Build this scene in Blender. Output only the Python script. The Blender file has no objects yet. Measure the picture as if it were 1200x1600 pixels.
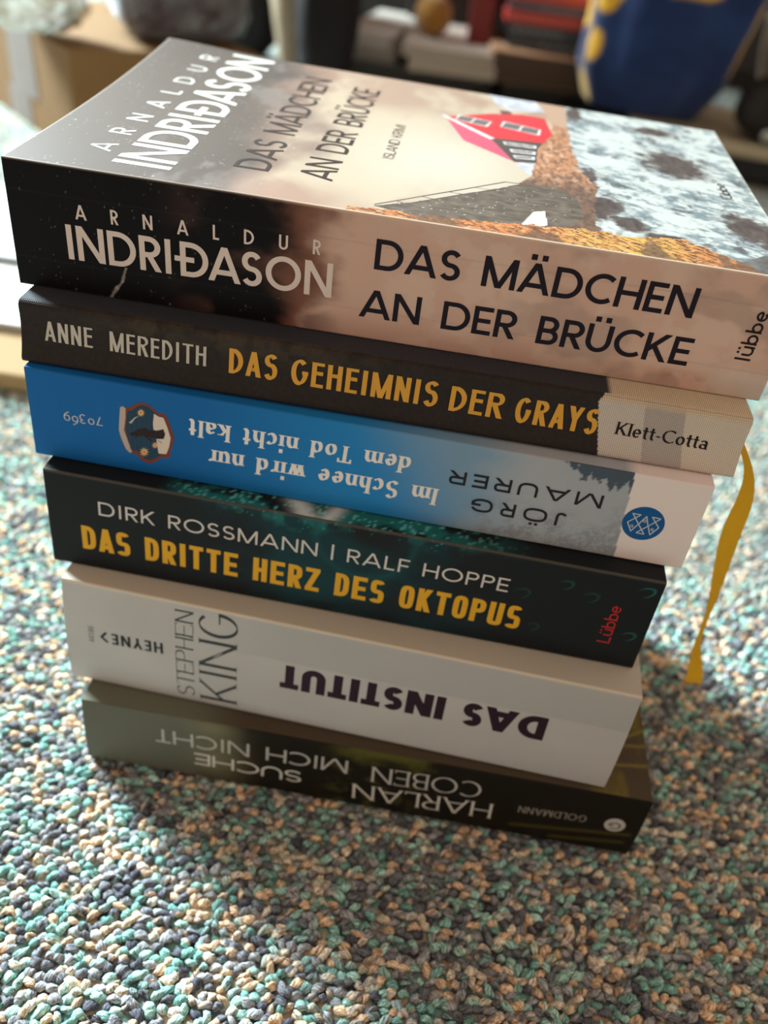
import bpy, math, random
import numpy as np
from math import sin, cos, pi, radians
from mathutils import Vector, Matrix

SC = bpy.context.scene
COL = SC.collection
MM = 0.001
rng = np.random.default_rng(7)
random.seed(7)

# ------------------------------------------------------------------ camera
CAM_LOC = (98.235, -164.048, 266.516)
CAM_ROT = (0.883765940, -0.110695672, 0.132633826)
F_PX = 1312.07
cd = bpy.data.cameras.new('camera')
cam = bpy.data.objects.new('camera', cd)
COL.objects.link(cam)
cam.location = Vector(CAM_LOC) * MM
cam.rotation_euler = CAM_ROT
cd.sensor_fit = 'VERTICAL'
cd.sensor_height = 36.0
cd.lens = 36.0 * F_PX / 1600.0
cd.clip_start = 0.005
cd.clip_end = 50
cd.dof.use_dof = True
cd.dof.focus_distance = 0.225
cd.dof.aperture_fstop = (cd.lens * MM) / 0.0040
SC.camera = cam

# ------------------------------------------------------------------ light
SC.view_settings.view_transform = 'Standard'
SC.view_settings.look = 'None'
SC.view_settings.gamma = 1.0
SC.view_settings.use_curve_mapping = False
SC.view_settings.exposure = 0.0

WORLD_WARM = (0.52, 0.405, 0.315)
WORLD_BACK = (2.55, 2.05, 1.55)
w = bpy.data.worlds.new('room_light')
SC.world = w
w.use_nodes = True
nt = w.node_tree
nt.nodes.clear()
o_ = nt.nodes.new('ShaderNodeOutputWorld')
bg = nt.nodes.new('ShaderNodeBackground')
tc = nt.nodes.new('ShaderNodeTexCoord')
dot = nt.nodes.new('ShaderNodeVectorMath'); dot.operation = 'DOT_PRODUCT'
dv = Vector((-0.60, 0.77, 0.28)).normalized()
dot.inputs[1].default_value = dv
mr = nt.nodes.new('ShaderNodeMapRange'); mr.interpolation_type = 'SMOOTHSTEP'
mr.inputs['From Min'].default_value = 0.76
mr.inputs['From Max'].default_value = 0.98
mx = nt.nodes.new('ShaderNodeMixRGB')
mx.inputs[1].default_value = (*WORLD_WARM, 1)
mx.inputs[2].default_value = (*WORLD_BACK, 1)
nt.links.new(tc.outputs['Generated'], dot.inputs[0])
nt.links.new(dot.outputs['Value'], mr.inputs['Value'])
nt.links.new(mr.outputs['Result'], mx.inputs[0])
nt.links.new(mx.outputs[0], bg.inputs['Color'])
nt.links.new(bg.outputs[0], o_.inputs['Surface'])

def area(name, loc, target, sx, sy, power, color):
    l = bpy.data.lights.new(name, 'AREA')
    l.shape = 'RECTANGLE'; l.size = sx; l.size_y = sy
    l.energy = power; l.color = color
    ob = bpy.data.objects.new(name, l)
    COL.objects.link(ob)
    ob.location = loc
    d = Vector(target) - Vector(loc)
    ob.rotation_euler = d.to_track_quat('-Z', 'Y').to_euler()
    return ob
_el = radians(28)
_az = Vector((-0.80, 0.60, 0)).normalized()
_wd = _az * cos(_el) + Vector((0, 0, sin(_el)))
area('window_daylight', Vector((0.09, 0.05, 0.08)) + _wd * 2.4, (0.09, 0.05, 0.08), 0.55, 0.95, 310.0, (0.74, 0.93, 1.0))

# ------------------------------------------------------------------ helpers
def lin(c):
    c = np.asarray(c, float) / 255.0
    return np.where(c <= 0.04045, c / 12.92, ((c + 0.055) / 1.055) ** 2.4)

def tag(o, label=None, cat=None, group=None, kind=None):
    if label: o['label'] = label
    if cat: o['category'] = cat
    if group: o['group'] = group
    if kind: o['kind'] = kind
    return o

def thing(name, label, cat, loc=(0, 0, 0), rz=0.0, group=None):
    o = bpy.data.objects.new(name, None)
    o.empty_display_size = 0.02
    COL.objects.link(o)
    o.location = Vector(loc) * MM
    o.rotation_euler = (0, 0, rz)
    return tag(o, label, cat, group)

class MB:
    """collects verts (mm), faces, per-vertex linear colours"""
    def __init__(s): s.v = []; s.f = []; s.c = []; s.n = 0
    def add(s, verts, faces, col=(0.5, 0.5, 0.5)):
        verts = np.asarray(verts, float).reshape(-1, 3)
        col = np.asarray(col, float)
        if col.ndim == 1: col = np.tile(col, (len(verts), 1))
        s.v.append(verts); s.c.append(col)
        b = s.n
        for f in faces: s.f.append([b + i for i in f])
        s.n += len(verts)
    def box(s, lo, hi, col=(0.5, 0.5, 0.5), M=None):
        x0, y0, z0 = lo; x1, y1, z1 = hi
        v = np.array([(x0,y0,z0),(x1,y0,z0),(x1,y1,z0),(x0,y1,z0),(x0,y0,z1),(x1,y0,z1),(x1,y1,z1),(x0,y1,z1)], float)
        if M is not None: v = v @ np.array(M.to_3x3()).T + np.array(M.translation)
        s.add(v, [(0,3,2,1),(4,5,6,7),(0,1,5,4),(1,2,6,5),(2,3,7,6),(3,0,4,7)], col)
    def grid(s, P, C, flip=False):
        n, m = P.shape[:2]
        idx = np.arange(n * m).reshape(n, m)
        q = np.stack([idx[:-1, :-1], idx[1:, :-1], idx[1:, 1:], idx[:-1, 1:]], -1).reshape(-1, 4)
        if flip: q = q[:, ::-1]
        C = np.asarray(C, float)
        if C.ndim == 1: C = np.tile(C, (n * m, 1))
        assert C.size == P.size
        s.add(P.reshape(-1, 3), [], C.reshape(-1, 3))
        s.f.extend((q + s.n - n * m).tolist())
    def build(s, name, mat, parent=None, smooth=False, bevel=0, uv=None):
        me = bpy.data.meshes.new(name)
        V = np.concatenate(s.v) * MM
        me.from_pydata(V.tolist(), [], s.f)
        a = me.color_attributes.new('Col', 'FLOAT_COLOR', 'POINT')
        C = np.concatenate(s.c); C = np.concatenate([C, np.ones((len(C), 1))], 1)
        a.data.foreach_set('color', C.astype(np.float32).ravel())
        if smooth: me.polygons.foreach_set('use_smooth', np.ones(len(me.polygons), bool))
        me.materials.append(mat)
        me.update()
        o = bpy.data.objects.new(name, me)
        COL.objects.link(o)
        if parent is not None: o.parent = parent
        if bevel:
            b = o.modifiers.new('edge', 'BEVEL'); b.width = bevel * MM; b.segments = 3; b.limit_method = 'ANGLE'; b.angle_limit = radians(40)
        return o

def new_mat(name, rough=0.5, spec=0.5, color=None, attr=True, coat=0.0, bump=None, sheen=0):
    m = bpy.data.materials.new(name)
    m.use_nodes = True
    nt = m.node_tree
    p = nt.nodes['Principled BSDF']
    p.inputs['Roughness'].default_value = rough
    p.inputs['Specular IOR Level'].default_value = spec
    p.inputs['Coat Weight'].default_value = coat
    p.inputs['Coat Roughness'].default_value = 0.25
    p.inputs['Sheen Weight'].default_value = sheen
    if color is not None:
        p.inputs['Base Color'].default_value = (*color, 1)
    elif attr:
        a = nt.nodes.new('ShaderNodeAttribute'); a.attribute_name = 'Col'
        nt.links.new(a.outputs['Color'], p.inputs['Base Color'])
    if bump:
        scale, strength, dist = bump
        t = nt.nodes.new('ShaderNodeTexCoord')
        n = nt.nodes.new('ShaderNodeTexNoise'); n.inputs['Scale'].default_value = scale; n.inputs['Detail'].default_value = 4
        b = nt.nodes.new('ShaderNodeBump'); b.inputs['Strength'].default_value = strength; b.inputs['Distance'].default_value = dist
        nt.links.new(t.outputs['Object'], n.inputs['Vector'])
        nt.links.new(n.outputs['Fac'], b.inputs['Height'])
        nt.links.new(b.outputs['Normal'], p.inputs['Normal'])
    return m

def cloth_mat():
    m = new_mat('book_cloth', 0.75, 0.25)
    nt = m.node_tree; p = nt.nodes['Principled BSDF']
    t = nt.nodes.new('ShaderNodeTexCoord')
    ws = []
    for d in ('X', 'Z'):
        wv = nt.nodes.new('ShaderNodeTexWave'); wv.bands_direction = d
        wv.inputs['Scale'].default_value = 560 if d == 'X' else 620
        wv.inputs['Distortion'].default_value = 1.5; wv.inputs['Detail'].default_value = 2; wv.inputs['Detail Scale'].default_value = 0.6
        nt.links.new(t.outputs['Object'], wv.inputs['Vector']); ws.append(wv)
    mu = nt.nodes.new('ShaderNodeMath'); mu.operation = 'MULTIPLY'
    nt.links.new(ws[0].outputs['Fac'], mu.inputs[0]); nt.links.new(ws[1].outputs['Fac'], mu.inputs[1])
    b = nt.nodes.new('ShaderNodeBump'); b.inputs['Strength'].default_value = 0.6; b.inputs['Distance'].default_value = 0.00012
    nt.links.new(mu.outputs[0], b.inputs['Height']); nt.links.new(b.outputs['Normal'], p.inputs['Normal'])
    a = [n for n in nt.nodes if n.type == 'ATTRIBUTE'][0]
    k = nt.nodes.new('ShaderNodeMapRange'); k.inputs['To Min'].default_value = 0.72; k.inputs['To Max'].default_value = 1.35
    nt.links.new(mu.outputs[0], k.inputs['Value'])
    vm = nt.nodes.new('ShaderNodeVectorMath'); vm.operation = 'SCALE'
    nt.links.new(a.outputs['Color'], vm.inputs[0]); nt.links.new(k.outputs['Result'], vm.inputs['Scale'])
    nt.links.new(vm.outputs[0], p.inputs['Base Color'])
    return m

def page_mat():
    m = new_mat('page_edges', 0.85, 0.2)
    nt = m.node_tree; p = nt.nodes['Principled BSDF']
    t = nt.nodes.new('ShaderNodeTexCoord'); mp = nt.nodes.new('ShaderNodeMapping')
    mp.inputs['Scale'].default_value = (30, 30, 5200)
    n = nt.nodes.new('ShaderNodeTexNoise'); n.inputs['Scale'].default_value = 1.0; n.inputs['Detail'].default_value = 2
    nt.links.new(t.outputs['Object'], mp.inputs['Vector']); nt.links.new(mp.outputs[0], n.inputs['Vector'])
    r = nt.nodes.new('ShaderNodeValToRGB')
    r.color_ramp.elements[0].position = 0.3; r.color_ramp.elements[0].color = (0.42, 0.36, 0.27, 1)
    r.color_ramp.elements[1].position = 0.7; r.color_ramp.elements[1].color = (0.74, 0.68, 0.56, 1)
    nt.links.new(n.outputs['Fac'], r.inputs[0]); nt.links.new(r.outputs[0], p.inputs['Base Color'])
    b = nt.nodes.new('ShaderNodeBump'); b.inputs['Strength'].default_value = 0.4; b.inputs['Distance'].default_value = 0.0002
    nt.links.new(n.outputs['Fac'], b.inputs['Height']); nt.links.new(b.outputs['Normal'], p.inputs['Normal'])
    return m

M_PRINT = new_mat('printed_card', 0.45, 0.10, bump=(900, 0.06, 0.0002))
M_GLOSS = new_mat('laminated_card', 0.40, 0.75, bump=(500, 0.10, 0.0002))
M_MATTE = new_mat('matte_printed_card', 0.55, 0.35, bump=(1200, 0.05, 0.0002))
M_INK = new_mat('printed_ink', 0.45, 0.15)
M_FOIL = new_mat('printed_lettering_satin', 0.4, 0.5)
M_CLOTH = cloth_mat()
M_PAGES = page_mat()

# ---- numpy noise
def vnoise(x, y, seed):
    r = np.random.default_rng(seed); L = r.random((64, 64))
    xi = np.floor(x).astype(int); yi = np.floor(y).astype(int)
    fx = x - xi; fy = y - yi
    fx = fx * fx * (3 - 2 * fx); fy = fy * fy * (3 - 2 * fy)
    a = L[xi % 64, yi % 64]; b = L[(xi + 1) % 64, yi % 64]; c = L[xi % 64, (yi + 1) % 64]; d = L[(xi + 1) % 64, (yi + 1) % 64]
    return (a * (1 - fx) + b * fx) * (1 - fy) + (c * (1 - fx) + d * fx) * fy
def fbm(x, y, seed, octv=4, gain=0.5):
    t = np.zeros_like(x, float); amp = 1.0; s = 0
    for k in range(octv):
        t += amp * vnoise(x * 2 ** k + 13.1 * k, y * 2 ** k + 7.7 * k, seed + k); s += amp; amp *= gain
    return t / s
def sst(e0, e1, x):
    t = np.clip((x - e0) / (e1 - e0), 0, 1); return t * t * (3 - 2 * t)
def mixc(A, Bc, t): return A * (1 - t[..., None]) + np.asarray(Bc) * t[..., None]
def inpoly(u, v, poly):
    r = np.zeros(u.shape, bool); n = len(poly)
    for i in range(n):
        x0, y0 = poly[i]; x1, y1 = poly[(i + 1) % n]
        if y0 == y1: continue
        c = ((y0 > v) != (y1 > v)) & (u < (x1 - x0) * (v - y0) / (y1 - y0) + x0)
        r ^= c
    return r

# ------------------------------------------------------------------ stroke lettering
def arc(cx, cy, rx, ry, a0, a1, n=2.0, k=None):
    k = k or max(4, int(abs(a1 - a0) / 11))
    t = np.radians(np.linspace(a0, a1, k + 1)); c, s = np.cos(t), np.sin(t)
    e = 2.0 / n
    return list(zip(cx + rx * np.sign(c) * np.abs(c) ** e, cy + ry * np.sign(s) * np.abs(s) ** e))

UP_W = dict(A=.80, B=.56, C=.72, D=.74, E=.50, F=.48, G=.84, H=.68, I=.20, J=.42, K=.62, L=.46, M=.88, N=.72, O=.92, P=.54, R=.56, S=.54, T=.52, U=.66, V=.74, Y=.68, Z=.60)
LO_W = dict(a=.46, b=.5, c=.44, d=.5, e=.48, h=.48, i=.2, k=.48, l=.2, m=.76, n=.48, o=.5, r=.34, t=.32, u=.48, w=.72)

def glyph(ch, w, hx, hy, st):
    """strokes of one glyph: list of (points, clip) in cap-height units"""
    n = st.get('sq', 2.0); a, b, B, T = hx, w - hx, hy, 1 - hy; m = st.get('mid', .5); cx = w / 2
    xh = st.get('xh', .68); X = xh - hy
    r = []
    P = lambda *pts, clip=True: r.append((list(pts), clip))
    if ch in 'ÄÖÜ':
        base = {'Ä': 'A', 'Ö': 'O', 'Ü': 'U'}[ch]
        r = glyph(base, w, hx, hy, st)
        dd = hx * 1.05; y0 = 1.09
        for sx in (-1, 1):
            x = cx + sx * min(w * .2, .17); r.append(([(x, y0), (x, y0 + 2 * dd)], False, dd))
        return r
    if ch == 'ü':
        r = glyph('u', w, hx, hy, st)
        for sx in (-1, 1):
            x = cx + sx * w * .2; r.append(([(x, .86), (x, .86 + 2 * hx)], False))
        return r
    if ch == 'I': P((cx, 0), (cx, 1))
    elif ch == '|': P((cx, -.05), (cx, 1.1), clip=False)
    elif ch == 'L': P((a, 0), (a, 1)); P((0, B), (w, B))
    elif ch in 'EF':
        P((a, 0), (a, 1)); P((0, T), (w, T)); P((a, m), (w * .92, m))
        if ch == 'E': P((0, B), (w, B))
    elif ch == 'T': P((0, T), (w, T)); P((cx, 0), (cx, 1))
    elif ch == 'H': P((a, 0), (a, 1)); P((b, 0), (b, 1)); P((a, m), (b, m))
    elif ch == 'N': P((a, 0), (a, 1)); P((b, 0), (b, 1)); P((a, 1), (b, 0))
    elif ch == 'M':
        ay = st.get('mv', 0.0)
        P((a, 0), (a + w * st.get('msp', .0), 1)); P((b, 0), (b - w * st.get('msp', .0), 1))
        P((a + w * st.get('msp', .0), 1), (cx, ay)); P((cx, ay), (b - w * st.get('msp', .0), 1))
    elif ch == 'A':
        P((a * .7, 0), (cx, 1)); P((cx, 1), (w - a * .7, 0)); y = st.get('abar', .28); P((a + (cx - a) * y, y), (w - a - (cx - a) * y, y))
    elif ch == 'V': P((a * .7, 1), (cx, 0)); P((cx, 0), (w - a * .7, 1))
    elif ch == 'Y': P((a * .7, 1), (cx, .45)); P((w - a * .7, 1), (cx, .45)); P((cx, 0), (cx, .5))
    elif ch == 'K': P((a, 0), (a, 1)); P((a, .36), (b - hx * .2, 1)); P((a + (b - a) * .32, .56), (b, 0))
    elif ch == 'Z': P((0, T), (w, T)); P((0, B), (w, B)); P((a * .9, B), (w - a * .9, T))
    elif ch == 'X': P((a, 0), (b, 1)); P((a, 1), (b, 0))
    elif ch in 'DÐ':
        rx = min((b - a) * .98, .5 - hy) if n < 2.5 else (b - a) * .9
        P((a, 0), (a, 1)); P(*([(a, T), (b - rx, T)] + arc(b - rx, .5, rx, .5 - hy, 90, -90, n) + [(a, B)]))
        if ch == 'Ð': P((-.16, .5), (a + (b - a) * .5, .5))
    elif ch in 'BPR':
        P((a, 0), (a, 1)); q = m if ch != 'R' else m - .03
        rx = min((b - a) * .9, (T - q) / 2 * 1.1); bb = b if ch != 'B' else b - (b - a) * .08
        P(*([(a, T), (bb - rx, T)] + arc(bb - rx, (T + q) / 2, rx, (T - q) / 2, 90, -90, n) + [(a, q)]))
        if ch == 'B':
            rx = min((b - a) * .9, (q - B) / 2 * 1.1); P(*([(a, q), (b - rx, q)] + arc(b - rx, (q + B) / 2, rx, (q - B) / 2, 90, -90, n) + [(a, B)]))
        if ch == 'R': P((a + (b - a) * .42, q), (b, 0))
    elif ch == 'O': P(*arc(cx, .5, cx - hx, .5 - hy, 90, 450, n, 40))
    elif ch == 'C':
        an = 48 if n < 2.5 else 20
        rx = (w - 1.6 * hx) / (1 + cos(radians(an)) ** (2 / n))
        P(*arc(a + rx, .5, rx, .5 - hy, an, 360 - an, n, 30), clip=False)
    elif ch == 'G':
        an = 48 if n < 2.5 else 20
        P(*arc(cx, .5, cx - hx, .5 - hy, an, 360 - (0 if n < 2.5 else 18), n, 30), clip=False); P((cx + hx, .47), (w, .47))
        if n > 2.5: P((b, .47), (b, .2))
    elif ch == 'S':
        t1, b1 = (T - m) / 2, (m - B) / 2; rx = cx - hx
        P(*(arc(cx, m + t1, rx * .94, t1, 28, 270, n, 18) + arc(cx, m - b1, rx, b1, 90, -152, n, 18)[1:]), clip=False)
    elif ch == 'U':
        ry = min(cx - hx, .42); P(*([(a, 1)] + arc(cx, B + ry, cx - hx, ry, 180, 360, n) + [(b, 1)]))
    elif ch == 'J':
        ry = min(b - a, .3); P(*([(b, 1)] + arc(b - (b - a) / 1.0 * .5, B + ry, (b - a) * .5, ry, 0, -150, n)), clip=False)
    elif ch == '<': P((w, 1), (0 + hx, .5), (w, 0), clip=False)
    elif ch == '-': P((.05, .34), (w - .05, .34), clip=False)
    elif ch == 'l' or ch == 'ſ': P((cx, 0), (cx, 1.0))
    elif ch == 'i': P((cx, 0), (cx, xh)); P((cx, .84), (cx, .84 + 2.2 * hx), clip=False)
    elif ch in 'nhmr':
        P((a, 0), (a, 1.0 if ch == 'h' else xh))
        if ch == 'r': P(*arc(a + (b - a) * .8, xh - .34, (b - a) * .8, .34 - hy, 170, 60, n), clip=False)
        elif ch == 'm':
            q = (b - a) / 2
            for k in (0, 1):
                x0 = a + k * q; P(*(arc(x0 + q / 2, xh - .3, q / 2, .3 - hy, 180, 0, n) + [(x0 + q, 0)]))
        else: P(*(arc(cx, xh - .3, (b - a) / 2, .3 - hy, 180, 0, n) + [(b, 0)]))
    elif ch == 'u': P(*([(a, xh)] + arc(cx, .3, (b - a) / 2, .3 - hy, 180, 360, n)), clip=False); P((b, 0), (b, xh))
    elif ch in 'bdoec':
        if ch == 'b': P((a, 0), (a, 1))
        if ch == 'd': P((b, 0), (b, 1))
        if ch == 'e': P(*arc(cx, xh / 2, cx - hx, xh / 2 - hy, 0, 318, n, 28), clip=False); P((a, xh / 2), (b, xh / 2))
        elif ch == 'c': P(*arc(a + (w - 1.6 * hx) / 1.7, xh / 2, (w - 1.6 * hx) / 1.7, xh / 2 - hy, 45, 318, n, 26), clip=False)
        else: P(*arc(cx, xh / 2, cx - hx, xh / 2 - hy, 90, 450, n, 32))
    elif ch == 'a':
        P((b, 0), (b, xh - .25)); P(*([(b, xh - .25)] + arc(cx, xh - .22, (b - a) / 2, .22 - hy, 0, 150, n)), clip=False)
        P(*arc(cx, .19, (b - a) / 2, .19 - hy, 60, 420, n, 22))
    elif ch == 'k': P((a, 0), (a, 1)); P((a, .25), (b, xh)); P((a + (b - a) * .35, .42), (b + hx * .4, 0))
    elif ch == 't': P(*([(cx, .92)] + arc(cx + .13, .2, .13, .2 - hy, 180, 300, n)), clip=False); P((0, xh - hy), (w, xh - hy), clip=False)
    elif ch == 'w': P((a, xh), (w * .3, 0)); P((w * .3, 0), (cx, xh)); P((cx, xh), (w * .7, 0)); P((w * .7, 0), (b, xh))
    elif ch == '7': P((0, .62 - hy), (b, .62 - hy)); P((b, .64), (w * .3, -.3), clip=False)
    elif ch == '0': P(*arc(cx, .33, cx - hx, .33 - hy, 90, 450, 2, 26))
    elif ch == '3': P(*(arc(cx, .48, cx - hx, .17, 140, -80, 2, 14) + arc(cx, .02, cx - hx * .8, .29, 85, -140, 2, 16)), clip=False)
    elif ch == '6': P(*arc(cx, .33, cx - hx, .33 - hy, 90, 450, 2, 26)); P((a, .33), (a + .03, .62), (cx, .86), (b, .99), clip=False)
    elif ch == '9': P(*arc(cx, .33, cx - hx, .33 - hy, 90, 450, 2, 26)); P((b, .33), (b - .03, .04), (cx, -.2), (a, -.33), clip=False)
    elif ch == '4': P((w * .72, 0), (w * .72, 1)); P((0, .3), (w, .3)); P((0, .3), (w * .72, 1))
    elif ch == '1': P((cx, 0), (cx, 1)); P((cx, 1), (w * .2, .78), clip=False)
    elif ch == '8': P(*arc(cx, .74, cx - hx * 1.2, .24 - hy, 90, 450, 2, 22)); P(*arc(cx, .26, cx - hx, .26 - hy, 90, 450, 2, 22))
    return r

def clip_poly(poly, y, keep_below):
    out = []
    for i in range(len(poly)):
        p, q = poly[i], poly[(i + 1) % len(poly)]
        ip = (p[1] <= y) if keep_below else (p[1] >= y); iq = (q[1] <= y) if keep_below else (q[1] >= y)
        if ip: out.append(p)
        if ip != iq:
            t = (y - p[1]) / (q[1] - p[1]); out.append((p[0] + t * (q[0] - p[0]), y))
    return out

def stroke_polys(pts, hx, hy, clip, st):
    nib = st.get('nib'); polys = []
    pts = [np.array(p, float) for p in pts]
    closed = np.linalg.norm(pts[0] - pts[-1]) < 1e-6 and len(pts) > 4
    def hw(d):
        if nib is None:
            return math.hypot(hx * d[1], hy * d[0])
        th = math.radians(nib); k = abs(d[0] * sin(th) + d[1] * cos(th)) if False else abs(d[1] * cos(th) - d[0] * sin(th))
        return hy + (hx - hy) * k
    segs = []
    for i in range(len(pts) - 1):
        d = pts[i + 1] - pts[i]; L = np.linalg.norm(d)
        if L > 1e-9: segs.append((pts[i], pts[i + 1], d / L))
    N = len(segs)
    def off(i, end):
        p0, p1, d = segs[i]; p = p1 if end else p0
        j = i + 1 if end else i - 1
        if closed: j %= N
        if 0 <= j < N:
            d2 = segs[j][2]
            if d @ d2 > 0.75:
                dm = d + d2; dm /= np.linalg.norm(dm); h = hw(dm); nn = np.array([-dm[1], dm[0]])
                return p + nn * h, p - nn * h
        h = hw(d); nn = np.array([-d[1], d[0]])
        e = 0.0
        if clip and not (0 <= j < N): e = max(h * 2.5, .1) if abs(d[1]) > .25 and abs(d[0]) > .02 and (abs(p[1]) < 1e-6 or abs(p[1] - 1) < 1e-6 or abs(p[1] - st.get('xh', .68)) < 1e-6) else 0.0
        if 0 <= j < N: e = h * .6
        q = p + d * (e if end else -e)
        return q + nn * h, q - nn * h
    for i in range(N):
        l0, r0 = off(i, False); l1, r1 = off(i, True)
        poly = [tuple(r0), tuple(r1), tuple(l1), tuple(l0)]
        if clip:
            top = 1.0
            ys = [p[1] for p in pts]
            if abs(max(ys) - st.get('xh', .68)) < .02: top = st.get('xh', .68)
            poly = clip_poly(poly, top, True)
            if len(poly) > 2: poly = clip_poly(poly, 0.0, False)
        if len(poly) > 2: polys.append(poly)
    # serifs
    sf = st.get('serif')
    if sf:
        ln, tk = sf
        for p, q in ((pts[0], pts[1]), (pts[-1], pts[-2])):
            d = q - p; d = d / np.linalg.norm(d)
            if closed: break
            if abs(d[1]) > .6:
                for yy in (0.0, 1.0, st.get('xh', .68)):
                    if abs(p[1] - yy) < 1e-6:
                        s_ = 1 if yy == 0 else -1
                        y0, y1 = sorted((yy, yy + s_ * tk)); polys.append([(p[0] - ln, y0), (p[0] + ln, y0), (p[0] + ln, y1), (p[0] - ln, y1)])
            elif abs(d[0]) > .95 and min(abs(p[1] - hy), abs(p[1] - (1 - hy))) < .02 and clip:
                s_ = 1 if p[1] < .5 else -1
                y0, y1 = sorted((p[1] - s_ * hy, p[1] + s_ * ln * 1.3)); polys.append([(p[0] - tk, y0), (p[0] + tk, y0), (p[0] + tk, y1), (p[0] - tk, y1)])
    return polys

def text_polys(s, st, ratio):
    """polys in cap units fitted to total width `ratio`"""
    hx, hy = st['hx'], st['hy']; gap = st.get('gap', .1); sp = st.get('space', .3)
    def bw(c):
        c0 = {'Ä': 'A', 'Ö': 'O', 'Ü': 'U', 'Ð': 'D', 'ü': 'u'}.get(c, c)
        ov = st.get('w', {})
        if c0 in ov: return ov[c0]
        if c0 in UP_W: return st.get('cw', UP_W[c0]) if not (st.get('cw') and c0 in 'IMJ') else ({'I': .2, 'M': st['cw'] * 1.35, 'J': st['cw'] * .8}[c0])
        if c0 in LO_W: return LO_W[c0]
        return {'|': .1, '-': .3, '<': .3}.get(c0, .46)
    tot = 0; n = 0
    fix = 0
    for i, c in enumerate(s):
        if c == ' ': tot += sp
        else:
            tot += bw(c)
        if i < len(s) - 1: fix += gap
    kg = st.get('kern', {})
    for i in range(len(s) - 1): fix += kg.get(s[i:i + 2], 0)
    k = (ratio - fix) / tot
    if 'I' in s or 'l' in s:
        pass
    out = []; x = 0
    for i, c in enumerate(s):
        if c == ' ': x += sp * k + gap; continue
        wd = bw(c) * k
        if c in 'Iil|': wd = max(wd, 2 * hx)
        for gi, g in enumerate(glyph(c, wd, hx, hy, st)):
            ex = g[2] if len(g) > 2 else hx
            for pi_, poly in enumerate(stroke_polys(g[0], ex, hy if len(g) < 3 else ex, g[1], st)):
                out.append((gi * .004 + pi_ * .0001, [(px + x + st.get('slant', 0) * py, py) for px, py in poly]))
        x += wd + gap + kg.get(s[i:i + 2], 0)
    return out

def lettering(parent, name, s, st, p0, p1, cap, face, color, mat=None, label=None, curve=0.0):
    """text with baseline p0 -> p1 (face mm), capital height cap (mm); face(u,v,h) -> local xyz arrays"""
    p0, p1 = np.array(p0, float), np.array(p1, float)
    L = np.linalg.norm(p1 - p0); e = (p1 - p0) / L; up = np.array([-e[1], e[0]])
    mb = MB(); c = lin(color) if max(color) > 1.01 else np.array(color)
    for lay, poly in text_polys(s, st, L / cap):
        q = np.array(poly) * cap
        uv = p0 + q[:, :1] * e + q[:, 1:] * up
        P = face(uv[:, 0], uv[:, 1], 0.06 + lay)
        mb.add(P, [list(range(len(P)))], c)
    if not mb.n: return None
    o = mb.build(name, mat or M_INK, parent)
    if label: o['label'] = label
    return o

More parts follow.
